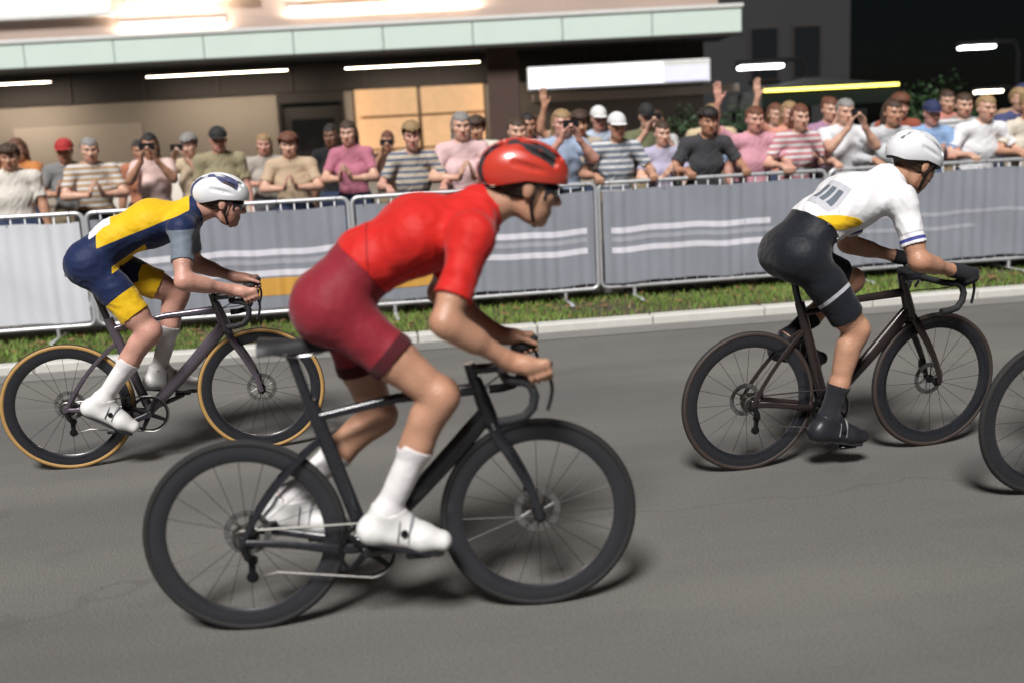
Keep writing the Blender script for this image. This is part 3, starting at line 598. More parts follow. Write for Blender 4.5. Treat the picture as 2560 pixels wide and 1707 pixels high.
# ------------------------------------------------------------------ ground, road, kerb, verge, footpath
def asphalt():
    m = mat('asphalt', (.15, .146, .137), .88, var=.10, scale=1.1, bump=0); nt = m.node_tree; N = nt.nodes; L = nt.links; b = N['Principled BSDF']
    tc = N['Texture Coordinate'] if 'Texture Coordinate' in N else [n for n in N if n.type == 'TEX_COORD'][0]
    vo = N.new('ShaderNodeTexVoronoi'); vo.inputs['Scale'].default_value = 95; L.new(tc.outputs['Object'], vo.inputs['Vector'])
    nz = N.new('ShaderNodeTexNoise'); nz.inputs['Scale'].default_value = 120; nz.inputs['Detail'].default_value = 3; L.new(tc.outputs['Object'], nz.inputs['Vector'])
    mx0 = [n for n in N if n.type == 'MIX'][0]; ra = N.new('ShaderNodeValToRGB'); ra.color_ramp.elements[0].color = (.68, .68, .69, 1); ra.color_ramp.elements[1].color = (1.25, 1.24, 1.22, 1); ra.color_ramp.elements[0].position = .3; ra.color_ramp.elements[1].position = .72
    L.new(nz.outputs['Fac'], ra.inputs[0]); mu = N.new('ShaderNodeMix'); mu.data_type = 'RGBA'; mu.blend_type = 'MULTIPLY'; mu.inputs[0].default_value = 1; L.new(mx0.outputs[2], mu.inputs[6]); L.new(ra.outputs[0], mu.inputs[7])
    ms = N.new('ShaderNodeTexNoise'); ms.inputs['Scale'].default_value = .55; ms.inputs['Detail'].default_value = 8; mp2 = N.new('ShaderNodeMapping'); mp2.inputs['Scale'].default_value = (.35, 1.6, 1); L.new(tc.outputs['Object'], mp2.inputs[0]); L.new(mp2.outputs[0], ms.inputs['Vector'])
    rb = N.new('ShaderNodeValToRGB'); rb.color_ramp.elements[0].color = (.82, .82, .84, 1); rb.color_ramp.elements[1].color = (1.12, 1.11, 1.08, 1); rb.color_ramp.elements[0].position = .38; rb.color_ramp.elements[1].position = .62; L.new(ms.outputs['Fac'], rb.inputs[0])
    m2 = N.new('ShaderNodeMix'); m2.data_type = 'RGBA'; m2.blend_type = 'MULTIPLY'; m2.inputs[0].default_value = 1; L.new(mu.outputs[2], m2.inputs[6]); L.new(rb.outputs[0], m2.inputs[7]); 
    def dark_line(scale, lo_, hi_, amt, sc3, src):
        mpx = N.new('ShaderNodeMapping'); mpx.inputs['Scale'].default_value = sc3; wn = N.new('ShaderNodeTexNoise'); wn.inputs['Scale'].default_value = 2.2; wn.inputs['Detail'].default_value = 6; L.new(tc.outputs['Object'], wn.inputs['Vector']); ad = N.new('ShaderNodeMix'); ad.data_type = 'RGBA'; ad.blend_type = 'LINEAR_LIGHT'; ad.inputs[0].default_value = .22
        L.new(tc.outputs['Object'], mpx.inputs[0]); L.new(mpx.outputs[0], ad.inputs[6]); L.new(wn.outputs['Color'], ad.inputs[7]); v = N.new('ShaderNodeTexVoronoi'); v.feature = 'DISTANCE_TO_EDGE'; v.inputs['Scale'].default_value = scale; L.new(ad.outputs[2], v.inputs['Vector'])
        mr = N.new('ShaderNodeMapRange'); mr.inputs['From Min'].default_value = lo_; mr.inputs['From Max'].default_value = hi_; mr.inputs['To Min'].default_value = amt; mr.inputs['To Max'].default_value = 1; L.new(v.outputs['Distance'], mr.inputs['Value']); mk = N.new('ShaderNodeMix'); mk.data_type = 'RGBA'; mk.blend_type = 'MULTIPLY'; mk.inputs[0].default_value = 1; L.new(src.outputs[2], mk.inputs[6]); L.new(mr.outputs[0], mk.inputs[7]); return mk
    m3 = dark_line(.42, .001, .006, .86, (.55, 1, 1), m2)
    st = N.new('ShaderNodeTexNoise'); st.inputs['Scale'].default_value = 1.9; st.inputs['Detail'].default_value = 3; L.new(tc.outputs['Object'], st.inputs['Vector']); rs = N.new('ShaderNodeValToRGB'); rs.color_ramp.elements[0].position = .27; rs.color_ramp.elements[0].color = (.88, .88, .89, 1); rs.color_ramp.elements[1].position = .36; rs.color_ramp.elements[1].color = (1, 1, 1, 1); L.new(st.outputs['Fac'], rs.inputs[0])
    m4 = N.new('ShaderNodeMix'); m4.data_type = 'RGBA'; m4.blend_type = 'MULTIPLY'; m4.inputs[0].default_value = 1; L.new(m3.outputs[2], m4.inputs[6]); L.new(rs.outputs[0], m4.inputs[7]); L.new(m4.outputs[2], b.inputs['Base Color'])
    bp = N.new('ShaderNodeBump'); bp.inputs['Strength'].default_value = .55; bp.inputs['Distance'].default_value = .004; L.new(vo.outputs['Distance'], bp.inputs['Height']); L.new(bp.outputs[0], b.inputs['Normal']); return m
KY = 8.42                                             # road-side face of the kerb
def sheet(name, x0, x1, y0, y1, z, m, kind='structure'):
    me = bpy.data.meshes.new(name); me.from_pydata([(x0, y0, z), (x1, y0, z), (x1, y1, z), (x0, y1, z)], [], [(0, 1, 2, 3)]); o = link(name, me, m); o['kind'] = kind; return o
sheet('ground', -400, 400, -300, 500, -.02, mat('dark_ground', (.03, .03, .028), .95, var=.3, scale=.3))
sheet('road', -80, 80, -30, KY + .05, 0.0, asphalt())
sheet('gutter', -80, 80, KY - .32, KY + .04, .004, mat('gutter_concrete', (.205, .20, .188), .9, var=.22, scale=2.5, bump=.3, bscale=60))
kerb = bpy.data.objects.new('kerb', None); COL.objects.link(kerb); kerb['kind'] = 'structure'
KM = mat('kerb_concrete', (.56, .55, .51), .85, var=.16, scale=9, bump=.35, bscale=70)
m = MB(); m.bbox((0, 0, 0), (.992, .15, .12), .014); kme = m.mesh('kerb_stone'); kme.materials.append(KM)
for i in range(26):
    o = bpy.data.objects.new('kerb_stone', kme); COL.objects.link(o); o.parent = kerb; o.location = (-9 + i, KY + .075 + random.uniform(-.003, .003), .015 + random.uniform(-.002, .002)); o.rotation_euler = (0, 0, random.uniform(-.003, .003))
VZ = .062
sheet('verge', -80, 80, KY + .145, 9.95, VZ, mat('verge_soil', (.075, .06, .035), .95, var=.5, scale=5, bump=.6, bscale=40))
sheet('footpath', -80, 80, 9.95, 60, VZ + .004, mat('footpath_concrete', (.14, .135, .128), .9, var=.2, scale=1.5, bump=.2))
def grass():
    n = 34000; x = rng.uniform(-7, 11, n); t = rng.uniform(0, 1, n); y = KY + .15 + t * 1.2; ptch = np.sin(x * 1.7 + np.sin(y * 5)) + np.sin(x * 4.1 + y * 3) * .6 + rng.normal(0, .5, n)
    keep = ptch > -.9 - .2 * t; x, y, ptch = x[keep], y[keep], ptch[keep]; n = len(x)
    hgt = rng.uniform(.03, .075, n); a = rng.uniform(0, 6.28, n); wd = rng.uniform(.003, .006, n); ln = rng.normal(0, .025, (n, 2)); b = np.stack([x, y, np.full(n, VZ - .004)], 1); s = np.stack([np.cos(a) * wd, np.sin(a) * wd, 0 * a], 1)
    mid = b + np.stack([ln[:, 0] * .35, ln[:, 1] * .35, hgt * .6], 1); tip = b + np.stack([ln[:, 0], ln[:, 1], hgt], 1)
    V = np.stack([b - s, b + s, mid + s * .7, mid - s * .7, tip], 1).reshape(-1, 3); k = np.arange(n)[:, None] * 5
    F = [tuple(q) for q in (k + [0, 1, 2, 3]).tolist()] + [tuple(q) for q in (k + [3, 2, 4]).tolist()]
    me = bpy.data.meshes.new('grass'); me.from_pydata(V.tolist(), [], F); mi = np.where(ptch > .6, 1, 0) + np.where(rng.uniform(0, 1, n) < .14, 2, 0); mi = np.minimum(mi, 2); me.polygons.foreach_set('material_index', np.concatenate([mi, mi]).astype(np.int32))
    o = link('grass', me, [mat('grass_green', (.13, .22, .035), .7, var=.3, scale=3), mat('grass_bright', (.2, .31, .055), .7, var=.3, scale=3), mat('grass_dry', (.30, .25, .10), .8, var=.3)]); tag(o, 'short green grass strip between the kerb and the barriers', 'grass', kind='stuff')
    V = []; F = []
    for i in range(420):
        x, y = random.uniform(-6, 9), 9.15 + abs(random.gauss(0, .28)) * random.choice((1, -1)); a = random.uniform(0, 6.28); l, wd = random.uniform(.03, .06), random.uniform(.012, .022); z = VZ + random.uniform(.02, .05)
        d = np.array([math.cos(a), math.sin(a), random.uniform(-.25, .25)]); s = np.array([-math.sin(a), math.cos(a), random.uniform(-.5, .5)]); c = np.array([x, y, z]); k = len(V)
        V += [c - d * l, c + s * wd - d * l * .2, c + d * l, c - s * wd - d * l * .2]; F += [(k, k + 1, k + 2), (k, k + 2, k + 3)]
    me = bpy.data.meshes.new('fallen_leaves'); me.from_pydata([tuple(v) for v in V], [], F); o = link('fallen_leaves', me, mat('dead_leaf', (.22, .11, .05), .8, var=.5, scale=2)); tag(o, 'brown fallen leaves scattered on the grass below the barriers', 'leaves', kind='stuff')
grass()

# ------------------------------------------------------------------ crowd barriers
BY = 9.5; GALV = mat('galvanised_steel', (.62, .63, .65), .42, .55, var=.12, scale=25); BW = 2.24; BZ0 = VZ; TOP = 1.10
GREYB = mat('grey_banner_fabric', (.25, .265, .305), .75, var=.09, scale=3, bump=.15, bscale=220); WHTB = mat('white_banner_fabric', (.62, .64, .68), .75, var=.06, scale=3, bump=.15, bscale=220); PRW = mat('white_print', (.68, .67, .73), .7, var=.04); PRP = mat('pale_grey_print', (.36, .37, .41), .7, var=.05); PRO = mat('amber_print', (.62, .33, .06), .7, var=.12, scale=6)
def cloth_grid(x0, x1, z0, z1, y, nx, nz, seed, pk=.115):
    V = []; rd = random.Random(seed); ph = rd.uniform(0, 6); am = [rd.uniform(.0, .0065) for _ in range(40)]; cr = [(rd.uniform(-1, 1), rd.uniform(.2, 1), rd.uniform(-1, 1), rd.uniform(.004, .011)) for _ in range(7)]
    for j in range(nz + 1):
        for i in range(nx + 1):
            x = x0 + (x1 - x0) * i / nx; z = z0 + (z1 - z0) * j / nz; V.append((x, y - am[int((x + 2) / pk) % 40] * math.cos(2 * math.pi * x / pk) - .3 * sum(d_ * math.exp(-((x - a_ + (z - b_) * c_) / .05) ** 2 - ((z - b_) / .35) ** 2) for a_, b_, c_, d_ in cr) - .006 * math.sin(x * 3 + ph + z * 2) - .004 * math.sin(z * 9 + x * 5 + ph), z + (.007 * math.sin(x * 5.5 + ph) + .004 * math.sin(x * 13 + ph)) * (1 if j in (0, nz) else .3)))
    w = nx + 1; return V, [(j * w + i, j * w + i + 1, (j + 1) * w + i + 1, (j + 1) * w + i) for j in range(nz) for i in range(nx)]
m = MB(); m.tube([(0, 0, .14), (0, 0, TOP)], .0075, 8); barme = m.mesh('bar'); barme.materials.append(GALV); barme.polygons.foreach_set('use_smooth', [True] * len(barme.polygons))
m = MB(); m.tube([(0, 0, .12), (0, 0, .03)], .016, 8); m.tube([(0, -.30, .012), (0, -.26, .03), (0, .26, .03), (0, .30, .012)], [(.02, .006)] * 4, 8, (1, 0, 0)); footme = m.mesh('foot'); footme.materials.append(GALV)
def barrier(x0, label, white, stripes, amber=None, dx=0.0, rz=0.0, seed=0):
    b = thing('crowd_barrier', label, 'barrier', (x0 + BW / 2, BY + dx, BZ0), (0, 0, rz), 'crowd barriers lining the course'); hw = BW / 2; r = .06; m = MB(); pts = []
    for cx, cz, a0 in ((hw - r, TOP - r, 0), (-hw + r, TOP - r, 90), (-hw + r, .12 + r, 180), (hw - r, .12 + r, 270)):
        for a in range(0, 91, 18): pts.append((cx + r * math.cos(R(a0 + a)), 0, cz + r * math.sin(R(a0 + a))))
    m.tube(pts, .019, 10, closed=True); m.obj('frame', GALV, b, True)
    for i in range(1, 19): o = bpy.data.objects.new('bar', barme); COL.objects.link(o); o.parent = b; o.location = (-hw + i * BW / 19, 0, 0)
    for s in (-1, 1): o = bpy.data.objects.new('foot', footme); COL.objects.link(o); o.parent = b; o.location = (s * (hw - .32), 0, 0)
    V, F = cloth_grid(-hw + .03, hw - .03, .165, 1.03, -.026, 116, 14, seed); m = MB(); m.add(V, F); bn = m.obj('banner', WHTB if white else GREYB, b, True)
    for (a, c, z0, z1, mt) in stripes:
        V, F = cloth_grid(a, c, z0, z1, -.0285, 100, 2, seed); m = MB(); m.add(V, F); m.obj('printed_stripe', mt, bn, True)
    if amber:
        V, F = cloth_grid(amber[0], amber[1], .275, .435, -.029, 60, 3, seed); m = MB(); m.add(V, F); m.obj('printed_patch', PRO, bn, True)
    for i in (-1.02, -.5, 0, .5, 1.02):
        m = MB(); m.tube([(i + .021 * 0, -.022 + .03 * math.cos(a) + .01, TOP - .035 + .052 * math.sin(a)) for a in np.linspace(0, 6.283, 15)[:-1]], .0022, 5, closed=True); m.obj('cable_tie', RUBBER, b)
    return b
xs0 = at_y(235, 700, BY)[0]; full = [(-1.02, 1.02, .635, .69, PRW), (-1.02, 1.02, .555, .60, PRP), (-1.02, 1.02, .45, .505, PRW)]
STEP = BW + .035
barrier(xs0 - STEP * 2, 'white-bannered crowd barrier farther along past the yellow rider', True, [], seed=1)
barrier(xs0 - STEP, 'crowd barrier with plain white banner behind the yellow and navy rider', True, [], seed=2, dx=.02)
barrier(xs0, 'grey-bannered crowd barrier with long amber patch before the yellow rider', False, full, (.22, 1.04), seed=3)
barrier(xs0 + STEP, 'grey-bannered crowd barrier behind the red rider with a short amber patch', False, full, (-1.04, -.42), seed=4, dx=-.015, rz=R(.4))
barrier(xs0 + STEP * 2, 'grey-bannered crowd barrier with stripes of uneven length behind white rider', False, [(-1.02, .55, .635, .69, PRW), (-1.02, .9, .555, .60, PRP), (-1.02, .75, .45, .505, PRW)], seed=5, dx=.015)
barrier(xs0 + STEP * 3, 'grey-bannered crowd barrier with two thin pale stripes, ahead of white rider', False, [(-1.0, 1.0, .60, .64, PRP), (-1.0, .4, .46, .50, PRP)], seed=6)
barrier(xs0 + STEP * 4, 'plain unprinted grey crowd barrier at the end of the row', False, [], seed=7)

# ------------------------------------------------------------------ buildings, canopy, lights
def bthing(name, label, cat, u, dep, group=None):
    p = R0 * u + F0 * dep; return thing(name, label, cat, (p[0], p[1], VZ), (0, 0, -YAW), group)
def box_part(name, parent, u0, u1, d0, d1, z0, z1, m, bev=0.0):          # u, depth and height in the facade's frame
    u, dep = parent['_u'], parent['_d']; mb = MB(); c = ((u0 + u1) / 2 - u, (d0 + d1) / 2 - dep, (z0 + z1) / 2 - VZ); s = (abs(u1 - u0), abs(d1 - d0), abs(z1 - z0))
    mb.bbox(c, s, bev) if bev else mb.box(c, s); return mb.obj(name, m)
def part(name, parent, top, *a, **k): o = box_part(name, top, *a, **k); o.parent = parent; return o
WALLP = mat('peach_render', (.52, .40, .34), .9, var=.12, scale=1.5, bump=.25, bscale=30); TAUPE = mat('taupe_render', (.24, .21, .18), .9, var=.14, scale=1.2, bump=.25, bscale=25); DARKW = mat('dark_timber', (.018, .014, .012), .7, var=.3); BROWN = mat('brown_pillar', (.075, .045, .034), .8, var=.2, bump=.2)
MINT = mat('mint_fascia', (.60, .70, .64), .45, var=.05, scale=2, emit=(.62, .74, .66), estr=.05); TRIMW = mat('white_trim', (.7, .7, .68), .5); SOFF = mat('soffit', (.05, .045, .04), .8)
LEDW = mat('warm_led', (.9, .85, .75), .4, emit=(1, .86, .66), estr=7.0); LEDC = mat('cool_led', (.9, .9, .9), .4, emit=(.97, .98, 1), estr=6.0); SIGNL = mat('lit_sign_face', (.85, .86, .95), .4, emit=(.80, .82, 1.0), estr=.85); YLED = mat('yellow_led', (.8, .7, .1), .4, emit=(.95, .8, .12), estr=2.4)
WINL = mat('lit_window', (.8, .78, .75), .3, emit=(1, .97, .95), estr=2.2); WARMI = mat('warm_interior', (.62, .38, .18), .8, var=.3, scale=3, emit=(1, .62, .34), estr=.42); GLASSD = mat('dark_glass', (.012, .013, .015), .08, spec=.8); DGREY = mat('dark_cladding', (.016, .016, .018), .7, var=.2, scale=.8)
FD, WD = 16.0, 17.5
u_end = bz(1855, 60, FD)[0]; zb = bz(900, 137, FD)[1]; zt = bz(900, 62, FD)[1]
shop = bthing('shop_building', 'peach rendered shop building with mint green canopy fascia above dark recess', 'building', -3.0, WD); shop['_u'], shop['_d'] = -3.0, WD
S_ = lambda *a, **k: part(a[0], shop, shop, *a[1:], **k)
uL = -11.0
S_('upper_wall', uL, u_end - .25, FD + .5, FD + .8, zt - .1, 8.2, WALLP); S_('parapet', uL - .05, u_end - .15, FD + .42, FD + .88, 8.2, 8.4, TRIMW, bev=.02)
can = S_('canopy', uL, u_end, FD + .04, WD + .2, zb + .06, zt - .04, SOFF)
n = int((u_end - uL) / 1.25)
for i in range(n): a = uL + (u_end - uL) * i / n; b = uL + (u_end - uL) * (i + 1) / n; part('fascia_panel', can, shop, a + .006, b - .006, FD, FD + .035, zb + .05, zt - .03, MINT, bev=.006)
part('edge_trim', can, shop, uL, u_end + .02, FD - .025, FD + .04, zt - .028, zt + .03, TRIMW, bev=.006); part('edge_trim', can, shop, uL, u_end + .02, FD - .015, FD + .05, zb, zb + .047, DARKW, bev=.006)
for i in range(6): a = u_end - .3; 
zh = bz(500, 245, WD)[1]
S_('header', uL, u_end - .3, WD - .05, WD + .1, zh, zb + .058, DARKW)
for k in range(12): a = uL + .4 + k * 1.2; S_('batten', a, a + .05, WD - .075, WD - .052, zh + .02, zb + .05, mat('header_batten', (.03, .022, .018), .7)) if a < u_end - .5 else None
ud0, ud1 = bz(705, 400, WD)[0], bz(872, 400, WD)[0]; uw0, uw1 = bz(884, 300, WD)[0], bz(1216, 300, WD)[0]; zw0, zw1 = bz(1050, 402, WD)[1], bz(1050, 214, WD)[1]
S_('wall', uL, ud0, WD, WD + .25, VZ, zh, TAUPE); S_('wall', ud1, uw0, WD, WD + .25, VZ, zh, TAUPE); S_('wall', uw0, uw1, WD, WD + .25, VZ, zw0, TAUPE); S_('wall', uw1, u_end - .3, WD, WD + .25, VZ, zb + .05 - .01, TAUPE)
for (a, b) in ((uL + .5, uL + 2.6), (uL + 3.0, uL + 5.1)):
    w = S_('wall_panel', a, b, WD - .03, WD - .002, .9, zh - .35, mat('taupe_panel', (.33, .29, .25), .8, var=.1), bev=.01)
d = S_('door', ud0 + .05, ud1 - .05, WD + .08, WD + .13, VZ, 2.3, mat('dark_door', (.022, .018, .017), .5), bev=.01); part('door_glass', d, shop, ud0 + .2, ud1 - .2, WD + .07, WD + .079, 1.0, 2.1, GLASSD); part('handle', d, shop, ud1 - .18, ud1 - .14, WD + .03, WD + .075, 1.0, 1.4, STEEL)
S_('door_frame', ud0, ud0 + .05, WD - .03, WD + .2, VZ, 2.36, DARKW); S_('door_frame', ud1 - .05, ud1, WD - .03, WD + .2, VZ, 2.36, DARKW); S_('door_frame', ud0, ud1, WD - .028, WD + .19, 2.362, zh - .002, DARKW)
win = S_('window', uw0, uw1, WD + 1.0, WD + 1.05, zw0, zw1 + .2, WARMI)
for k in range(2): z = zw0 + (zw1 - zw0) * (k + .35) / 2.2; part('shelf', win, shop, uw0 + .04, uw1 - .04, WD + .55, WD + .98, z, z + .03, mat('shelf_wood', (.36, .20, .09), .6, var=.2))
for i in range(3): a = uw0 + (uw1 - uw0) * i / 2; part('mullion', win, shop, a - .03, a + .03, WD + .02, WD + .09, zw0, zw1 + .1, mat('window_frame_brown', (.10, .06, .035), .5))
part('pane', win, shop, uw0 + .03, uw1 - .03, WD + .05, WD + .058, zw0, zw1 + .05, glass_mat('pane_glass'))
part('side_lining', win, shop, uw0 - .02, uw0 + .0, WD + .251, WD + 1.0, zw0, zw1 + .2, WARMI); part('side_lining', win, shop, uw1, uw1 + .02, WD + .251, WD + 1.0, zw0, zw1 + .2, WARMI)
up0, up1 = bz(1224, 300, FD + .4)[0], bz(1302, 300, FD + .4)[0]; S_('pillar', up0, up1, FD + .3, FD + .3 + (up1 - up0), VZ, zb + .055, BROWN, bev=.015)
ub0, ub1 = bz(1330, 232, WD - .3)[0], bz(1845, 232, WD - .3)[0]; zbm = bz(1580, 234, WD - .3)[1]; S_('beam', ub0, ub1, WD - .4, WD - .002, zbm - .06, zbm + .07, mat('beige_beam', (.5, .41, .34), .7), bev=.01)
sg = bthing('lit_sign', 'bluish-white lit sign box hanging under the canopy by the brown pillar', 'sign', 2.0, FD + .25); sg['_u'], sg['_d'] = 2.0, FD + .25
us0, us1 = bz(1318, 190, FD + .2)[0], bz(1775, 190, FD + .2)[0]; zs0, zs1 = bz(1545, 217, FD + .2)[1], bz(1545, 158, FD + .2)[1]
part('housing', sg, sg, us0, us1, FD + .16, FD + .32, zs0, zs1, TRIMW, bev=.012); part('lit_face', sg, sg, us0 + .03, us0 + (us1 - us0) * .74, FD + .148, FD + .162, zs0 + .03, zs1 - .03, SIGNL); part('lit_face', sg, sg, us0 + (us1 - us0) * .755, us1 - .03, FD + .148, FD + .162, zs0 + .03, zs1 - .1, mat('lit_sign_dim', (.5, .5, .62), .5, emit=(.62, .62, .85), estr=.35))
for q in (.15, .85): part('hanger', sg, sg, us0 + (us1 - us0) * q, us0 + (us1 - us0) * q + .03, FD + .22, FD + .25, zs1 - .005, zb + .07, BLACKM)
# windows on the upper storey
for i, (a, b, c, d_) in enumerate(((-260, 275, -190, 44), (330, 640, -190, -8), (760, 1180, -230, -30))):
    a0, b0 = bz(a, 0, FD + .5)[0], bz(b, 0, FD + .5)[0]; z0, z1 = bz((a + b) / 2, d_, FD + .5)[1], bz((a + b) / 2, c, FD + .5)[1]
    wn = S_('window', a0, b0, FD + .46, FD + .498, z0, z1, TRIMW, bev=.01); k = 3
    for j in range(k): part('pane', wn, shop, a0 + .07 + (b0 - a0 - .1) * j / k, a0 + .03 + (b0 - a0 - .1) * (j + 1) / k, FD + .45, FD + .459, z0 + .06, z1 - .06, WINL if i == 0 else GLASSD)
    part('sill', wn, shop, a0 - .06, b0 + .06, FD + .38, FD + .499, z0 - .07, z0 - .003, TRIMW, bev=.008)
def strip(px0, px1, py, dep, m, label, th=.02, body=TRIMW, watts=0, tilt=12):  # small lamps drawn out into strips as long as their smeared light trails
    a, b = bz(px0, py, dep)[0], bz(px1, py, dep)[0]; z = bz((px0 + px1) / 2, py, dep)[1]; t = bthing('streak_light', label, 'light', (a + b) / 2, dep, 'streak-shaped lights on the shopfront'); t['_u'], t['_d'] = (a + b) / 2, dep
    part('housing', t, t, a - .02, b + .02, dep, dep + .05, z - .01, z + th + .035, body, bev=.008); part('lit_tube', t, t, a, b, dep - .012, dep - .002, z - .002, z + th, m, bev=.004)
    if watts:
        ld = bpy.data.lights.new('strip_glow', 'AREA'); ld.shape = 'RECTANGLE'; ld.size = b - a; ld.size_y = .06; ld.energy = watts; ld.color = (1, .84, .66); lo_ = bpy.data.objects.new('strip_glow', ld); COL.objects.link(lo_); lo_.parent = t; lo_.location = (0, -.05, z - VZ - .03); lo_.rotation_euler = (R(tilt), 0, 0)
    return t
strip(300, 560, 66, FD + .44, LEDW, 'warm streak-shaped light on the peach wall beside the lit window', .05, TRIMW, 30, 150); strip(720, 1190, 20, FD + .44, LEDW, 'long warm streak-shaped light high on the peach wall', .05, TRIMW, 45, 150)
strip(365, 720, 186, WD - .75, LEDW, 'thin warm streak-shaped light below the canopy over the taupe wall', .015, DARKW, 20); strip(862, 1200, 165, WD - .75, LEDW, 'thin warm streak-shaped light below the canopy over the shop window', .015, DARKW, 20); strip(-120, 128, 213, WD - .75, LEDW, 'thin warm streak-shaped light below the canopy over the wall panels', .015, DARKW, 20)
# dark block beyond, gazebo with yellow strip, street lamps
dk = bthing('dark_building', 'unlit dark grey building beyond the mint canopy', 'building', 7, 24); dk['_u'], dk['_d'] = 7, 24
k0, k1 = bz(1500, 100, 24)[0], bz(2125, 100, 24)[0]; part('wall', dk, dk, k0, k1, 24, 30, VZ, 9, DGREY); part('roof', dk, dk, k0 - .1, k1 + .1, 23.9, 30.1, 9, 9.25, DARKW)
for i in range(3):
    for j in range(3):
        a = k0 + 3.3 + i * .95; z = 2.6 + j * 2.0
        if a + .7 < k1: w = part('window', dk, dk, a, a + .7, 23.94, 23.998, z, z + 1.2, DARKW, bev=.01); part('pane', w, dk, a + .06, a + .64, 23.925, 23.939, z + .06, z + 1.14, GLASSD)
gz = bthing('gazebo', 'dark green event gazebo with a yellow lit edge behind the crowd', 'gazebo', bz(2080, 230, 14.5)[0], 14.5); gz['_u'], gz['_d'] = bz(2080, 230, 14.5)[0], 14.5
g0, g1 = bz(1905, 216, 14.5)[0], bz(2250, 216, 14.5)[0]; gz1 = bz(2078, 212, 14.5)[1]; GRN = cloth_mat('dark_green_canvas', (.004, .009, .006))
part('valance', gz, gz, g0, g1, 14.5, 14.53, gz1 - .27, gz1 - .03, GRN); part('valance', gz, gz, g0, g0 + .03, 14.531, 16.6, gz1 - .27, gz1 - .03, GRN); part('valance', gz, gz, g1 - .03, g1, 14.531, 16.6, gz1 - .27, gz1 - .03, GRN)
part('lit_edge', gz, gz, g0 + .02, g1 - .02, 14.47, 14.495, gz1 - .06, gz1 - .02, YLED, bev=.005)
mb = MB(); um = (g0 + g1) / 2; V = [(g0, 14.52, gz1 - .025), (g1, 14.52, gz1 - .025), (g1, 16.6, gz1 - .025), (g0, 16.6, gz1 - .025), (um, 15.55, gz1 + .16)]; mb.add([(a - gz['_u'], b - 14.5, c - VZ) for a, b, c in V], [(0, 1, 4), (1, 2, 4), (2, 3, 4), (3, 0, 4)]); mb.obj('roof', GRN, gz)
for a in (g0 + .05, g1 - .05):
    for b in (14.58, 16.5): part('post', gz, gz, a - .025, a + .025, b - .025, b + .025, VZ, gz1 - .03, BLACKM)
def street_lamp(px, py, dep, m, label, arm=.9, side=1):
    u, z = bz(px, py, dep); t = bthing('street_lamp', label, 'street lamp', u + side * arm, dep, 'street lamps beyond the crowd'); x = -side * arm; h = z - VZ
    mb = MB(); mb.tube([(0, 0, 0), (0, 0, .8), (0, 0, h - .1), (x * .12, 0, h + .1), (x * .6, 0, h + .12)], [.07, .055, .04, .035, .03], 10); mb.obj('pole', BLACKM, t, True)
    mb = MB(); mb.bbox((x, 0, h + .08), (.75, .22, .09), .03); mb.obj('lamp_head', BLACKM, t); mb = MB(); mb.bbox((x, -.02, h + .02), (.64, .2, .05), .015); mb.obj('lamp_lens', m, t)
street_lamp(1900, 172, 15.5, LEDC, 'white street lamp on a dark pole beside the dark building', .7, 1); street_lamp(2440, 122, 20, LEDC, 'white street lamp standing alone against the night sky', .8, 1); street_lamp(2470, 232, 26, LEDW, 'warm low street lamp far behind the crowd', .7, 1)
# pop-up display wall behind the left-hand crowd
pw0, pw1 = bz(205, 440, 13.6)[0], bz(690, 440, 13.6)[0]; zp = bz(447, 402, 13.6)[1]; pw = bthing('display_wall', 'cream fabric pop-up display wall standing before the shop', 'display stand', (pw0 + pw1) / 2, 13.6); hwid = (pw1 - pw0) / 2
for i in range(3):
    V, F = [], []; n = 10
    for j in range(n + 1):
        t = -1 + 2 * (i + j / n) / 3; 
        for z in (.08, zp - VZ): V.append((t * hwid * .995 + (.004 if j == 0 else -.004 if j == n else 0), .28 * (1 - t * t), z))
    F = [(2 * j, 2 * j + 2, 2 * j + 3, 2 * j + 1) for j in range(n)]; mb = MB(); mb.add(V, F); o = mb.obj('fabric_panel', mat('cream_fabric', (.60, .55, .48), .85, var=.06, bump=.1), pw, True); sm = o.modifiers.new('s', 'SOLIDIFY'); sm.thickness = .03; sm.offset = -1
for s in (-1, 0, 1): mb = MB(); mb.bbox((s * hwid * .9, .02 + .26 * (1 - abs(s)), .03), (.08, .6, .06), .01); mb.obj('foot', BLACKM, pw)
# clipped shrubs under the dark building
LEAFM = mat('shrub_leaf', (.02, .055, .014), .6, var=.4, scale=2)
def shrub(px, dep, h, wdt, label):
    u = bz(px, 250, dep)[0]; t = bthing('shrub', label, 'shrub', u, dep, 'shrubs behind the crowd'); mb = MB(); rr = random.Random(int(px))
    for a in range(5): th = a * 1.26; mb.tube([(0, 0, 0), (.12 * math.cos(th), .12 * math.sin(th), h * .45), (wdt * .6 * math.cos(th), wdt * .5 * math.sin(th), h * .8)], [.025, .018, .008], 6)
    mb.obj('stem', mat('bark', (.06, .045, .03), .9, var=.3), t); n = 2600; d = rng.normal(size=(n, 3)); d /= np.linalg.norm(d, axis=1)[:, None]; r = rng.uniform(.35, 1, n) ** .5 * (1 + .18 * np.sin(d[:, 0] * 5 + px) + .14 * np.sin(d[:, 2] * 7))
    c = d * r[:, None] * np.array([wdt, wdt * .8, h * .48]) + (0, 0, h * .55); a = rng.normal(size=(n, 3)); a /= np.linalg.norm(a, axis=1)[:, None]; b = np.cross(a, d); V = np.stack([c - a * .045, c + b * .022, c + a * .045, c - b * .022], 1).reshape(-1, 3)
    me = bpy.data.meshes.new('crown'); me.from_pydata(V.tolist(), [], [(4 * i, 4 * i + 1, 4 * i + 2, 4 * i + 3) for i in range(n)]); link('crown', me, LEAFM, t)
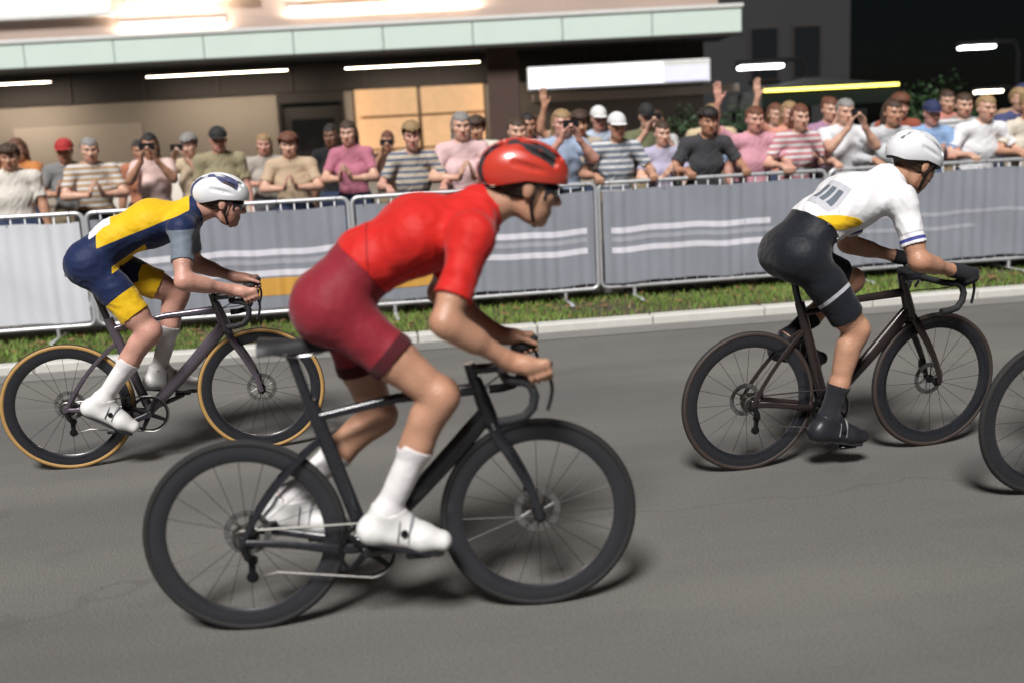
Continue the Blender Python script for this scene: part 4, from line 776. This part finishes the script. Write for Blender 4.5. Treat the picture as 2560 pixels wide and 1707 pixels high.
shrub(1690, 13.2, 1.72, .62, 'dark leafy shrub in front of the shop corner'); shrub(1835, 13.6, 1.75, .6, 'dark leafy shrub next to the gazebo'); shrub(2330, 15.5, 2.1, .7, 'dark leafy shrub on the far side of the gazebo')


# ------------------------------------------------------------------ spectators
def stand_joints(pose, female):
    J = {}; w = .165 if female else .185
    lean = {'rail': .10, 'side': 0, 'phone': .02, 'clap': .03, 'wave': .04}[pose]
    J['pelvis'] = np.array([-.02 * (lean > .05), 0, .93]); J['waist'] = np.array([.0 + lean * .15, 0, 1.02]); J['chest'] = np.array([lean * .55, 0, 1.2]); J['upper'] = np.array([lean * .95 - .01, 0, 1.37]); J['neck'] = np.array([lean * 1.1, 0, 1.45]); J['headb'] = np.array([lean * 1.25 + .012, 0, 1.51]); J['headc'] = np.array([lean * 1.3 + .03, 0, 1.605])
    for s, g in (('l', 1), ('r', -1)):
        J['s' + s] = J['upper'] + np.array([0, g * w, .03]); J['h' + s] = np.array([J['pelvis'][0], g * .09, .90]); J['k' + s] = np.array([.02, g * .10, .49]); J['a' + s] = np.array([-.02, g * .11, .09]); J['heel' + s] = np.array([-.05, g * .115, .04]); J['ball' + s] = np.array([.10, g * .13, .036]); J['toe' + s] = np.array([.165, g * .14, .032])
        z = np.array([0, 0, 1.0]); x = np.array([1.0, 0, 0]); y = np.array([0, g * 1.0, 0])
        if pose == 'rail' or (pose == 'wave' and s == 'l'):
            hd = np.array([.44, g * (.26 if pose == 'rail' else .2), 1.108]); wr = hd + np.array([-.075, g * .01, .05]); J['hand' + s] = grip(hd, -y, x, z, wr, Rg=.028); pole = (-.3, g * .8, -1)
        elif pose == 'side': wr = np.array([.05, g * .27, .82]); J['hand' + s] = relaxed(wr, (.12, g * .02, -1), -y, x, curl=16); pole = (-1, g * .4, 0)
        elif pose == 'phone':
            wr = np.array([.33, g * .075, 1.46]); J['hand' + s] = relaxed(wr, (.25, -g * .25, 1), (.3, -g * 1, 0), (-.8, -g * .1, .2), curl=24); pole = (0, g * .7, -1)
        elif pose == 'clap': wr = np.array([.27, g * .06, 1.16]); J['hand' + s] = relaxed(wr, (.7, -g * .22, .75), -y, (-.6, 0, .7), curl=5); pole = (-.2, g * 1.0, -.6)
        elif pose == 'wave': wr = np.array([.14, g * .36, 1.80]); J['hand' + s] = relaxed(wr, (.05, g * .1, 1), x, -y, curl=4); pole = (-.1, g * 1, -.5)
        J['w' + s] = wr; J['e' + s] = ik(J['s' + s], wr, .28, .25, pole)
    J['gl'] = np.array([-.55, 0, 0]); J['calf'] = np.array([-1.0, 0, 0]); J['front'] = np.array([1.0, 0, 0]); return J
CACHE = {}
def build_spectator(pose, female, sleeve):
    key = (pose, female, sleeve)
    if key in CACHE: return CACHE[key]
    J = stand_joints(pose, female); Hp, fr = head_prims(J['headc'], (1, 0, -.12), ZZ); P = body_prims(J, dict(sleeve=1.0 if sleeve == 'long' else .68, leg=.86, sock=.93, glove=.93, bust=female, girth=.94 if female else 1.0)) + Hp
    h = .0092; D, lo = field(P, h, .035); V, Q = nets(D, lo, h); V = relax(V, Q, 1, .3); me = np_mesh('body', V, Q); a = me.color_attributes.new('tint', 'FLOAT_COLOR', 'POINT'); a.data.foreach_set('color', skin_tone(V, J, face_tint(V, fr[3]), 3).astype(np.float32).ravel())
    parts = [('body', me)]; seed = hash_s(pose + str(female) + sleeve)
    tags = {'torso', 'upperarm'} | ({'forearm'} if sleeve == 'long' else set()); parts.append(('shirt', garment('shirt', P, D, lo, h, tags, .010, seed, 26, .006)[0]))
    parts.append(('trousers', garment('trousers', P, D, lo, h, {'hips', 'thigh', 'knee'}, .012, seed + 3, 22, .006)[0]))
    for g in (1, -1): parts.append(('shoe', garment('shoe', P, D, lo, h, {'foot', 'sock'}, .011, seed + 5, 20, .001, extra=lambda V, g=g: -g * V[:, 1])[0]))
    CACHE[key] = (parts, J, fr); return CACHE[key]
def eye_mesh():
    m = MB(); prof = [(.0115 * math.sin(a), .0115 * math.cos(a)) for a in np.linspace(.001, math.pi, 9)]; m.m = 0; m.lathe([p for p in prof if p[1] < .0098], 12, axis='x'); m.m = 1; m.lathe([(.0055, .0101), (.003, .0112), (.0001, .0117)], 12, axis='x'); me = m.mesh('eye')
    for q in (mat('eye_white', (.7, .68, .66), .2), mat('eye_iris', (.03, .02, .015), .15)): me.materials.append(q)
    return me
EYE = eye_mesh(); HAIRC = {}
SHOES = mat('sneaker', (.3, .3, .32), .6)
def cap_mesh(fr, c):
    f, l, u, S = fr; P = [ell(S(-.012, 0, .045), (.112, .09, .095), np.array([f, l, u]), 'c', .02)]; D, lo = field(P, .008, .01); V, Q = nets(D, lo, .008); T = tri(Q); V, T = clip(V, T, .04 - (V - c) @ u); V, T = rim(V, T, .01)
    k = len(V); n = 11; B = []
    for i in range(n):
        a = R(-62 + 124 * i / (n - 1)); x0, y0 = .10 * math.cos(a) - .01, .085 * math.sin(a)
        for e, z in ((0, .044), (.07 * math.cos(a * .9), .03)): B.append(S(x0 + e, y0 * (1 + .05 * (e > 0)), z))
    F = []
    for i in range(n - 1): a = k + 2 * i; F += [[a, a + 1, a + 3], [a, a + 3, a + 2]]
    return np_mesh('cap', np.concatenate([V, np.array(B)]), np.concatenate([T, np.array(F)]))
HP = dict(short='short', long='long', bun='tied-up', full='thick')
PP = dict(rail='gripping the barrier rail', side='with arms down', phone='filming', clap='clapping', wave='waving')
SH = {}
def spectator(x, y, pose, female, style, hairc, shirt, rgb, sleeve, skin, trous, where, turn=0, sc=1.0):
    parts, J, fr = build_spectator(pose, female, sleeve)
    lab = f"spectator with {'' if style == 'cap' else HP[style] + ' '}{hairc} {'cap' if style == 'cap' else 'hair'} in {shirt} {'top' if sleeve == 'long' else 'T-shirt'} {PP[pose]}{'' if pose == 'rail' else where}"
    p = thing('person', lab, 'spectator', (x, y, VZ + .005), (0, 0, -math.pi / 2 + turn), 'spectators along the barrier'); p.scale = (sc, sc * random.uniform(.9, 1.1), sc)
    sm = cloth_mat('shirt_' + shirt.replace(' ', '_'), rgb)
    if shirt.startswith('striped') and 'wv' not in sm.node_tree.nodes:
        N = sm.node_tree.nodes; L = sm.node_tree.links; wv = N.new('ShaderNodeTexWave'); wv.name = 'wv'; wv.bands_direction = 'Z'; wv.inputs['Scale'].default_value = 5.5; wv.inputs['Distortion'].default_value = .25; tc = [n for n in N if n.type == 'TEX_COORD'][0]; L.new(tc.outputs['Object'], wv.inputs['Vector']); ra = N.new('ShaderNodeValToRGB'); ra.color_ramp.interpolation = 'CONSTANT'; ra.color_ramp.elements[1].position = .62
        mu = N.new('ShaderNodeMix'); mu.data_type = 'RGBA'; L.new(wv.outputs['Fac'], ra.inputs[0]); L.new(ra.outputs[0], mu.inputs[0]); L.new([n for n in N if n.type == 'MIX'][0].outputs[2], mu.inputs[6]); mu.inputs[7].default_value = (.6, .6, .6, 1) if sum(rgb) < 1.1 else (.12, .14, .2, 1); L.new(mu.outputs[2], N['Principled BSDF'].inputs['Base Color'])
    tm = cloth_mat('trousers_' + str(trous), trous)
    for nm, me in parts:
        m = dict(body=SK[skin], shirt=sm, trousers=tm, shoe=SHOES)[nm]
        if not me.materials: me.materials.append(m)
        o = bpy.data.objects.new(nm, me); COL.objects.link(o); o.parent = p; o.material_slots[0].link = 'OBJECT'; o.material_slots[0].material = m
    hk = (pose, female, style)
    if hk not in HAIRC: HAIRC[hk] = cap_mesh(fr, J['headc']) if style == 'cap' else hair_mesh(J['headc'], *fr[:3], fr[3], style, 11)
    me = HAIRC[hk]; m = mat('cap_' + hairc, dict(white=(.7, .7, .7), navy=(.02, .03, .09), red=(.4, .03, .03), black=(.02, .02, .02))[hairc], .8) if style == 'cap' else HAIRM[hairc]
    if not me.materials: me.materials.append(m)
    o = bpy.data.objects.new('cap' if style == 'cap' else 'hair', me); COL.objects.link(o); o.parent = p; o.material_slots[0].link = 'OBJECT'; o.material_slots[0].material = m
    for g in (1, -1): o = bpy.data.objects.new('eye', EYE); COL.objects.link(o); o.parent = p; o.location = fr[3](.072, g * .032, .003)
    if pose == 'phone':
        mb = MB(); mb.bbox((0, 0, 0), (.009, .15, .072), .004); ph = mb.obj('phone', mat('phone_body', (.015, .015, .018), .25, coat=.5)); tag(ph, f"dark phone held up by the spectator in {shirt} top", 'phone', 'phones held by spectators')
        q = Matrix.Rotation(-math.pi / 2 + turn, 4, 'Z') @ Vector((.385 * sc, 0, 1.60 * sc)); ph.location = (x + q.x, y + q.y, q.z + VZ); ph.rotation_euler = (0, 0, -math.pi / 2 + turn); mb = MB(); mb.bbox((-.0052, 0, 0), (.0012, .142, .064), .0005); mb.obj('screen', mat('phone_screen', (.1, .1, .12), .2, emit=(.6, .7, .9), estr=.5), ph)
JEAN, BLKT, KHA, GRY = (.035, .05, .10), (.02, .02, .022), (.25, .20, .13), (.12, .12, .13)
WHT, LG, PB, SL, LIL, NV, PK, RS, BGE, CRM, TEA, OLV, CHR, MAR, ORG, SKB = (.68, .68, .70), (.42, .43, .46), (.34, .42, .56), (.17, .20, .25), (.42, .40, .52), (.03, .04, .11), (.60, .30, .36), (.48, .20, .22), (.45, .38, .30), (.6, .55, .46), (.10, .24, .26), (.14, .15, .08), (.05, .05, .055), (.20, .03, .05), (.5, .2, .06), (.25, .38, .6)
FR = 9.955
rows = [ # front row along the grey barriers
 (1.62, 'rail', 0, 'short', 'brown', 'striped pale grey', LG, 'short', 'fair', JEAN), (2.10, 'phone', 1, 'long', 'blond', 'pale blue', PB, 'short', 'ruddy', BLKT), (2.58, 'rail', 0, 'cap', 'white', 'striped slate blue', SL, 'short', 'tan', KHA), (3.04, 'clap', 1, 'bun', 'brown', 'lilac', LIL, 'short', 'fair', JEAN),
 (3.50, 'rail', 0, 'full', 'black', 'charcoal', CHR, 'short', 'warm', GRY), (3.98, 'wave', 0, 'short', 'auburn', 'dusty pink', PK, 'short', 'ruddy', JEAN), (4.46, 'rail', 1, 'long', 'auburn', 'striped rose', RS, 'short', 'fair', BLKT), (4.94, 'phone', 0, 'short', 'grey', 'white', WHT, 'short', 'fair', KHA),
 (5.42, 'rail', 1, 'long', 'brown', 'light silver', (.52, .53, .55), 'long', 'tan', JEAN), (5.90, 'clap', 0, 'cap', 'navy', 'sky blue', SKB, 'short', 'ruddy', GRY), (6.38, 'rail', 0, 'short', 'blond', 'bright white', (.76, .76, .78), 'short', 'fair', JEAN), (6.86, 'rail', 1, 'bun', 'blond', 'cream', CRM, 'short', 'tan', BLKT), (7.34, 'side', 0, 'short', 'black', 'teal', TEA, 'short', 'brown', JEAN),
 (1.12, 'clap', 1, 'long', 'grey', 'pale pink', (.66, .46, .46), 'short', 'fair', JEAN), (.62, 'rail', 0, 'full', 'blond', 'striped oatmeal', (.5, .44, .36), 'short', 'ruddy', KHA)]
for i, (x, pose, fm, st, hc, nm, rgb, sl, sk, tr) in enumerate(rows): spectator(x + random.uniform(-.03, .03), FR, pose, fm, st, hc, nm, rgb, sl, sk, tr, ' in front row', random.uniform(-.12, .12) if pose not in ('rail', 'wave') else 0, 1.0 if pose in ('rail', 'wave') else random.uniform(.93, 1.05))
back = [(1.9, 'side', 1, 'long', 'black', 'striped navy', NV, 'short', 'warm', JEAN), (2.45, 'wave', 0, 'full', 'brown', 'beige', BGE, 'short', 'tan', JEAN), (3.25, 'phone', 0, 'cap', 'black', 'olive', OLV, 'short', 'fair', KHA), (3.8, 'side', 0, 'short', 'grey', 'striped light blue', (.3, .4, .58), 'short', 'ruddy', GRY), (4.75, 'wave', 1, 'long', 'blond', 'salmon', (.6, .27, .2), 'short', 'fair', JEAN), (5.3, 'phone', 1, 'bun', 'auburn', 'mauve', (.34, .2, .3), 'short', 'fair', BLKT),
 (6.1, 'side', 0, 'full', 'auburn', 'brick red', (.3, .08, .05), 'short', 'ruddy', JEAN), (6.75, 'clap', 0, 'short', 'brown', 'striped ash grey', (.24, .24, .25), 'short', 'fair', KHA), (7.4, 'phone', 0, 'short', 'blond', 'indigo', (.06, .07, .16), 'short', 'fair', JEAN), (7.95, 'side', 1, 'long', 'brown', 'peach', (.6, .36, .26), 'short', 'ruddy', JEAN)]
for (x, pose, fm, st, hc, nm, rgb, sl, sk, tr) in back: spectator(x, 10.85 + random.uniform(-.15, .25), 'clap' if False else pose, fm, st, hc, nm, rgb, sl, sk, tr, ' in second row', random.uniform(-.25, .25), random.uniform(.99, 1.07)) if pose != 'wave' else spectator(x, 10.85, 'wave', fm, st, hc, nm, rgb, sl, sk, tr, ' in second row', 0, 1.03)
third = [(1.5, 'clap', 0, 'full', 'brown', 'ivory', (.66, .62, .54), 'short', 'tan', JEAN), (2.15, 'side', 1, 'bun', 'auburn', 'blush pink', (.62, .42, .4), 'short', 'fair', JEAN), (2.85, 'side', 0, 'cap', 'white', 'powder blue', (.42, .5, .6), 'short', 'ruddy', JEAN), (3.5, 'clap', 1, 'long', 'brown', 'pearl grey', (.48, .47, .47), 'short', 'fair', BLKT), (4.25, 'side', 0, 'short', 'blond', 'wheat', (.55, .44, .28), 'short', 'ruddy', KHA), (5.05, 'side', 1, 'long', 'auburn', 'striped off-white', (.68, .66, .62), 'short', 'fair', JEAN), (5.75, 'clap', 0, 'short', 'grey', 'pale lemon', (.66, .6, .36), 'short', 'tan', JEAN), (6.5, 'side', 0, 'full', 'black', 'dove grey', (.36, .36, .38), 'short', 'warm', JEAN), (7.2, 'side', 1, 'bun', 'brown', 'coral', (.6, .25, .2), 'short', 'fair', JEAN), (8.0, 'clap', 0, 'cap', 'navy', 'tan brown', (.36, .24, .15), 'short', 'tan', JEAN)]
for (x, pose, fm, st, hc, nm, rgb, sl, sk, tr) in third: spectator(x, 11.6 + random.uniform(-.15, .3), pose, fm, st, hc, nm, rgb, sl, sk, tr, ' in third row', random.uniform(-.25, .25), random.uniform(1.02, 1.1))
left = [(-4.3, 12.4, 'side', 0, 'short', 'brown', 'striped maroon', MAR, 'short', 'ruddy', JEAN), (-3.65, 12.9, 'phone', 1, 'long', 'auburn', 'rust orange', ORG, 'short', 'fair', JEAN), (-3.0, 12.3, 'clap', 0, 'cap', 'red', 'grey', (.2, .2, .2), 'short', 'tan', KHA), (-2.35, 13.0, 'side', 1, 'bun', 'black', 'terracotta', (.4, .16, .09), 'short', 'warm', BLKT), (-1.7, 12.6, 'phone', 0, 'full', 'grey', 'sand', (.5, .4, .28), 'short', 'fair', JEAN),
 (-.9, 12.8, 'clap', 1, 'long', 'blond', 'stone', (.38, .34, .3), 'short', 'ruddy', GRY), (-.1, 12.2, 'side', 0, 'short', 'black', 'black', (.015, .015, .017), 'short', 'brown', JEAN), (.55, 12.7, 'phone', 0, 'short', 'auburn', 'chocolate brown', (.08, .04, .025), 'short', 'tan', KHA), (.1, 11.4, 'clap', 1, 'long', 'brown', 'raspberry pink', (.45, .16, .22), 'short', 'fair', JEAN),
 (-4.75, 11.6, 'clap', 1, 'bun', 'blond', 'apricot', (.62, .38, .24), 'short', 'fair', JEAN), (-3.95, 11.5, 'side', 1, 'long', 'brown', 'striped pale sage', (.42, .46, .38), 'short', 'ruddy', KHA), (-3.3, 11.3, 'side', 0, 'full', 'brown', 'bone white', (.66, .62, .56), 'short', 'tan', JEAN), (-2.6, 11.6, 'clap', 0, 'short', 'grey', 'striped camel', (.42, .28, .16), 'short', 'fair', BLKT), (-1.95, 11.4, 'phone', 1, 'long', 'black', 'shell pink', (.66, .48, .44), 'short', 'warm', JEAN), (-1.3, 11.7, 'side', 0, 'cap', 'black', 'khaki', (.3, .26, .16), 'short', 'ruddy', GRY), (-.55, 11.5, 'clap', 0, 'full', 'auburn', 'biscuit', (.5, .38, .26), 'short', 'fair', JEAN)]
for (x, y, pose, fm, st, hc, nm, rgb, sl, sk, tr) in left: spectator(x, y, pose, fm, st, hc, nm, rgb, sl, sk, tr, ' by shopfront', random.uniform(-.3, .3), random.uniform(.98, 1.06))

# ------------------------------------------------------------------ the three riders in full view and the one leaving the frame
NAVY, YELL, SLATE, WHITE = cloth_mat('navy_lycra', (.012, .022, .075), .6), cloth_mat('yellow_lycra', (.78, .48, .012), .6), cloth_mat('slate_lycra', (.16, .19, .23), .65), cloth_mat('white_lycra', (.78, .77, .79), .6)
BLK, RED, DRED, PALE = cloth_mat('black_lycra', (.012, .014, .02), .55), cloth_mat('red_lycra', (.58, .018, .014), .6), cloth_mat('crimson_lycra', (.24, .018, .03), .6), cloth_mat('pale_grey_lycra', (.5, .5, .54))
SOCKW, SHOEW, SHOEB = cloth_mat('white_sock', (.74, .72, .72)), mat('white_shoe', (.76, .75, .74), .42, bump=.08), mat('dark_shoe', (.02, .02, .026), .4)
TANW = mat('tan_sidewall', (.46, .27, .09), .65, var=.2, scale=40); DRKW = mat('dark_sidewall', (.05, .035, .03), .6); SILV = mat('dark_mauve_frame', (.12, .10, .125), .28, .4, coat=.7)
HW, HN, HI = mat('white_helmet', (.8, .81, .83), .28, coat=.5, bump=.02), mat('navy_helmet_panel', (.09, .10, .2), .35), mat('helmet_liner', (.03, .03, .035), .85)
HR = mat('red_helmet', (.55, .05, .03), .3, coat=.5); TAPE = mat('bar_tape', (.018, .018, .02), .75, bump=.4, bscale=120); GREEN = mat('dark_green_panel', (.03, .07, .065), .4); NUM = mat('number_ink', (.12, .14, .17), .8)
BROWNF = mat('dark_bronze_frame', (.028, .020, .019), .3, .2, coat=.7)
def topside(cc, J): # height above the line of the back
    t = np.clip((cc[:, 0] - J['pelvis'][0]) / (J['upper'][0] - J['pelvis'][0]), 0, 1.2); return cc[:, 2] - (J['pelvis'][2] + t * (J['upper'][2] - J['pelvis'][2])), t

# --- yellow and navy rider
def limb_q(a, b): return lambda V: (((V - a) @ (b - a)) / ((b - a) @ (b - a)), cap(a, b, 0, 0, '').d(V))
def suit(J):
    mx = lambda *a: np.maximum.reduce(a)
    arm = lambda V: np.minimum(cap(J['sl'], J['el'], 0, 0, '').d(V), cap(J['sr'], J['er'], 0, 0, '').d(V))
    def top(V): h, t = topside(V, J); return mx(.055 - .02 * t - h, .12 - t, t - 1.12)
    def acc(V): h, t = topside(V, J); return mx(np.abs(h + .075 - .1 * (t - .35)) - .016, .25 - t, t - .62)
    def thg(V):
        r = np.full(len(V), 1.0)
        for s in 'lr': q, w = limb_q(J['h' + s], J['k' + s])(V); r = np.minimum(r, mx(w - .12, (.47 - q) * .4, np.abs(V[:, 1] - J['k' + s][1]) - .11, V[:, 2] - J['pelvis'][2] + .05))
        return r
    return [(lambda V: mx(arm(V) - .075, V[:, 2] - J['sr'][2]), 2), (top, 1), (acc, 1), (thg, 1)]
def bib(x0, x1, y0, y1):
    def fn(V, J):
        d = unit(J['upper'] - J['pelvis']); n = np.array([-d[2], 0, d[0]]); q = V - J['pelvis']; a = q @ d; b = V[:, 1]; return np.maximum.reduce([x0 - a, a - x1, y0 - b, b - y1, .01 - q @ n])
    return fn
c1 = dict(torso=18, neck=-14, lift=.065, fwd=-.02, gaze=-14, crank=198, foot=-30, foot2=-6, elbow=.75, sh_drop=.03, skin=SK['ruddy'], leg=.72, sock=.42, sleeve=.62, hair='brown', stubble=True, girth=.97,
          wear=[('skinsuit', {'torso', 'upperarm', 'hips', 'thigh'}, .006, [NAVY, YELL, SLATE], suit), ('sock', {'sock'}, .0045, [SOCKW], None), ('shoe', {'foot'}, .0085, [SHOEW], None)],
          patch=[('race_number', 'skinsuit', .0018, WHITE, bib(.06, .19, -.11, .0))], helmet=[HW, HI, HN], hstripe=True, wra=.0036, wrf=32)
L1 = ground(176, 1165); L1b = ground(688, 1122); y1 = math.atan2(L1b[1] - L1[1], L1b[0] - L1[0]); mid = (L1 + L1b) / 2; y1 = R(3)
loc1 = tuple(mid - np.array([math.cos(y1), math.sin(y1), 0]) * .09)
bicycle('racing bicycle with ochre tan-wall tyres under the yellow and navy rider', loc1, y1, R(2), dict(frame=SILV, wall=TANW, rim=CARBON, tape=TAPE, crank=R(198), sh=.075))
rider('cyclist crouched low in yellow and navy skinsuit, white helmet and white shoes', loc1, y1, R(2), c1)

# --- red rider, closest to the photographer
def hem_band(J, q0, idx, w=.02):
    def f(V):
        r = np.full(len(V), 1.0)
        for s in 'lr': q, d = limb_q(J['h' + s], J['k' + s])(V); r = np.minimum(r, np.maximum.reduce([d - .13, (q0 - q) * .4, np.abs(V[:, 1] - J['k' + s][1]) - .12, V[:, 2] - J['pelvis'][2] + .03]))
        return r
    return (f, idx)
def line_back(J, t0, hw, idx): return (lambda V: np.maximum(np.abs(topside(V, J)[1] - t0) * .45 - hw, -.03 - topside(V, J)[0]), idx)
def side_seam(J, idx): return (lambda V: np.maximum.reduce([np.abs(topside(V, J)[0] + .03) - .0022, .05 - topside(V, J)[1], topside(V, J)[1] - .85]), idx)
def shortsr(J): return [hem_band(J, c2['leg'] - .07, 1)]
def redj(J):
    def f(V): h, t = topside(V, J); return np.maximum.reduce([np.abs(h + .05 + .1 * t) - .028, .0 - t, t - .75])
    return [line_back(J, .30, .0022, 2), side_seam(J, 2), (f, 1)]
c2 = dict(torso=23, neck=-8, lift=.085, fwd=.12, gaze=-16, crank=2, foot=-12, foot2=-10, elbow=.35, skin=SK['tan'], leg=.55, sock=.42, sleeve=.7, hair='black', helmet=[HR, HI, HI], hstripe=True,
          wear=[('jersey', {'torso', 'upperarm'}, .009, [RED, cloth_mat('orange_red_lycra', (.66, .11, .03), .6), cloth_mat('red_seam', (.2, .008, .01))], redj), ('bib_shorts', {'hips', 'thigh'}, .006, [DRED, cloth_mat('red_gripper', (.07, .01, .014))], shortsr), ('sock', {'sock'}, .0045, [SOCKW], None), ('shoe', {'foot'}, .0085, [SHOEW], None)], wra=.0055, wrf=32)
L2 = ground(640, 1570); y2 = R(-4); loc2 = tuple(L2 + np.array([math.cos(y2), math.sin(y2), 0]) * .405)
bicycle('black racing bicycle with pale rims ridden by the red rider', loc2, y2, R(1), dict(frame=CARBON, wall=RUBBER, rim=mat('grey_rim', (.035, .036, .042), .3, .3, coat=.5), tape=TAPE, crank=R(2)))
rider('cyclist in red jersey and crimson shorts with white socks and shoes', loc2, y2, R(1), c2)

# --- white rider
def whitej(J):
    def band(c0, hw):
        def f(V):
            r = np.full(len(V), 1.0)
            for s in 'lr': q, w = limb_q(J['s' + s], J['e' + s])(V); r = np.minimum(r, np.maximum(w - .08, (np.abs(q - c0) - hw) * .28))
            return r
        return f
    return [(band(.66, .028), 1), (band(.56, .014), 2), line_back(J, .34, .0022, 2), side_seam(J, 2)]
def blacks(J):
    def f(V): q, w = limb_q(J['hr'], J['kr'])(V); return np.maximum.reduce([w - .14, (np.abs(q - .55 - .8 * (V[:, 1] - J['hr'][1])) - .022) * .4, V[:, 1] - J['hr'][1] + .0])
    return [(f, 1)]
def side_patch(V, J):
    d = unit(J['waist'] - J['pelvis']); q = V - (J['waist'] + (0.02, -.13, .02)); return np.sqrt((q @ d / .075) ** 2 + (q[:, 2] / .035) ** 2 + (np.maximum(q[:, 1], 0) / .05) ** 2) - 1
c3 = dict(torso=27, neck=-10, tl=.97, fwd=-.02, gaze=-28, turn=6, crank=285, foot=-10, foot2=-12, elbow=.6, skin=SK['tan'], leg=.78, sock=.62, sleeve=.72, hair='brown', stubble=True, helmet=[HW, GREEN, HW],
          wear=[('jersey', {'torso', 'upperarm'}, .009, [WHITE, mat('blue_trim', (.04, .05, .25), .7), PALE], whitej), ('bib_shorts', {'hips', 'thigh'}, .006, [BLK, PALE], blacks), ('sock', {'sock'}, .0045, [cloth_mat('black_sock', (.02, .02, .025))], None), ('shoe', {'foot'}, .0085, [SHOEB], None), ('glove', {'hand', 'wrist'}, .003, [cloth_mat('black_glove', (.018, .018, .022))], None)],
          patch=[('jersey_print', 'jersey', .0016, YELL, side_patch), ('race_number', 'jersey', .0016, PALE, bib(.17, .32, -.135, .005))] + [('number_mark', 'jersey', .0028, NUM, bib(.205 + .0 * k, .29, -.118 + .044 * k, -.09 + .044 * k)) for k in range(3)] + [], wra=.006, wrf=32)
L3 = ground(1868, 1172); y3 = R(5); loc3 = tuple(L3 + np.array([math.cos(y3), math.sin(y3), 0]) * .405)
bicycle('dark bronze-black racing bicycle under the rider in the white jersey', loc3, y3, R(3), dict(frame=BROWNF, wall=DRKW, rim=CARBON, tape=TAPE, crank=R(285)))
rider('cyclist in white jersey and black shorts with black gloves and white helmet', loc3, y3, R(3), c3)

# --- rider leaving the frame: only the rear of the bicycle still shows
c4 = dict(c3); c4.update(grid=.009, torso=28, crank=130, foot=-14, elbow=.3, wear=[('jersey', {'torso', 'upperarm'}, .009, [BLK], None), ('bib_shorts', {'hips', 'thigh'}, .006, [BLK], None), ('sock', {'sock'}, .0045, [cloth_mat('black_sock', (.02, .02, .025))], None), ('shoe', {'foot'}, .0085, [SHOEB], None)], patch=[])
L4 = ground(2606, 1230); y4 = R(5); loc4 = tuple(L4 + np.array([math.cos(y4), math.sin(y4), 0]) * .405)
bicycle('all-black racing bicycle just ahead of the white-jerseyed rider', loc4, y4, R(2), dict(frame=CARBON, wall=RUBBER, rim=CARBON, tape=TAPE, crank=R(130)))
rider('cyclist in all-black kit riding ahead of the white-jerseyed rider', loc4, y4, R(2), c4)
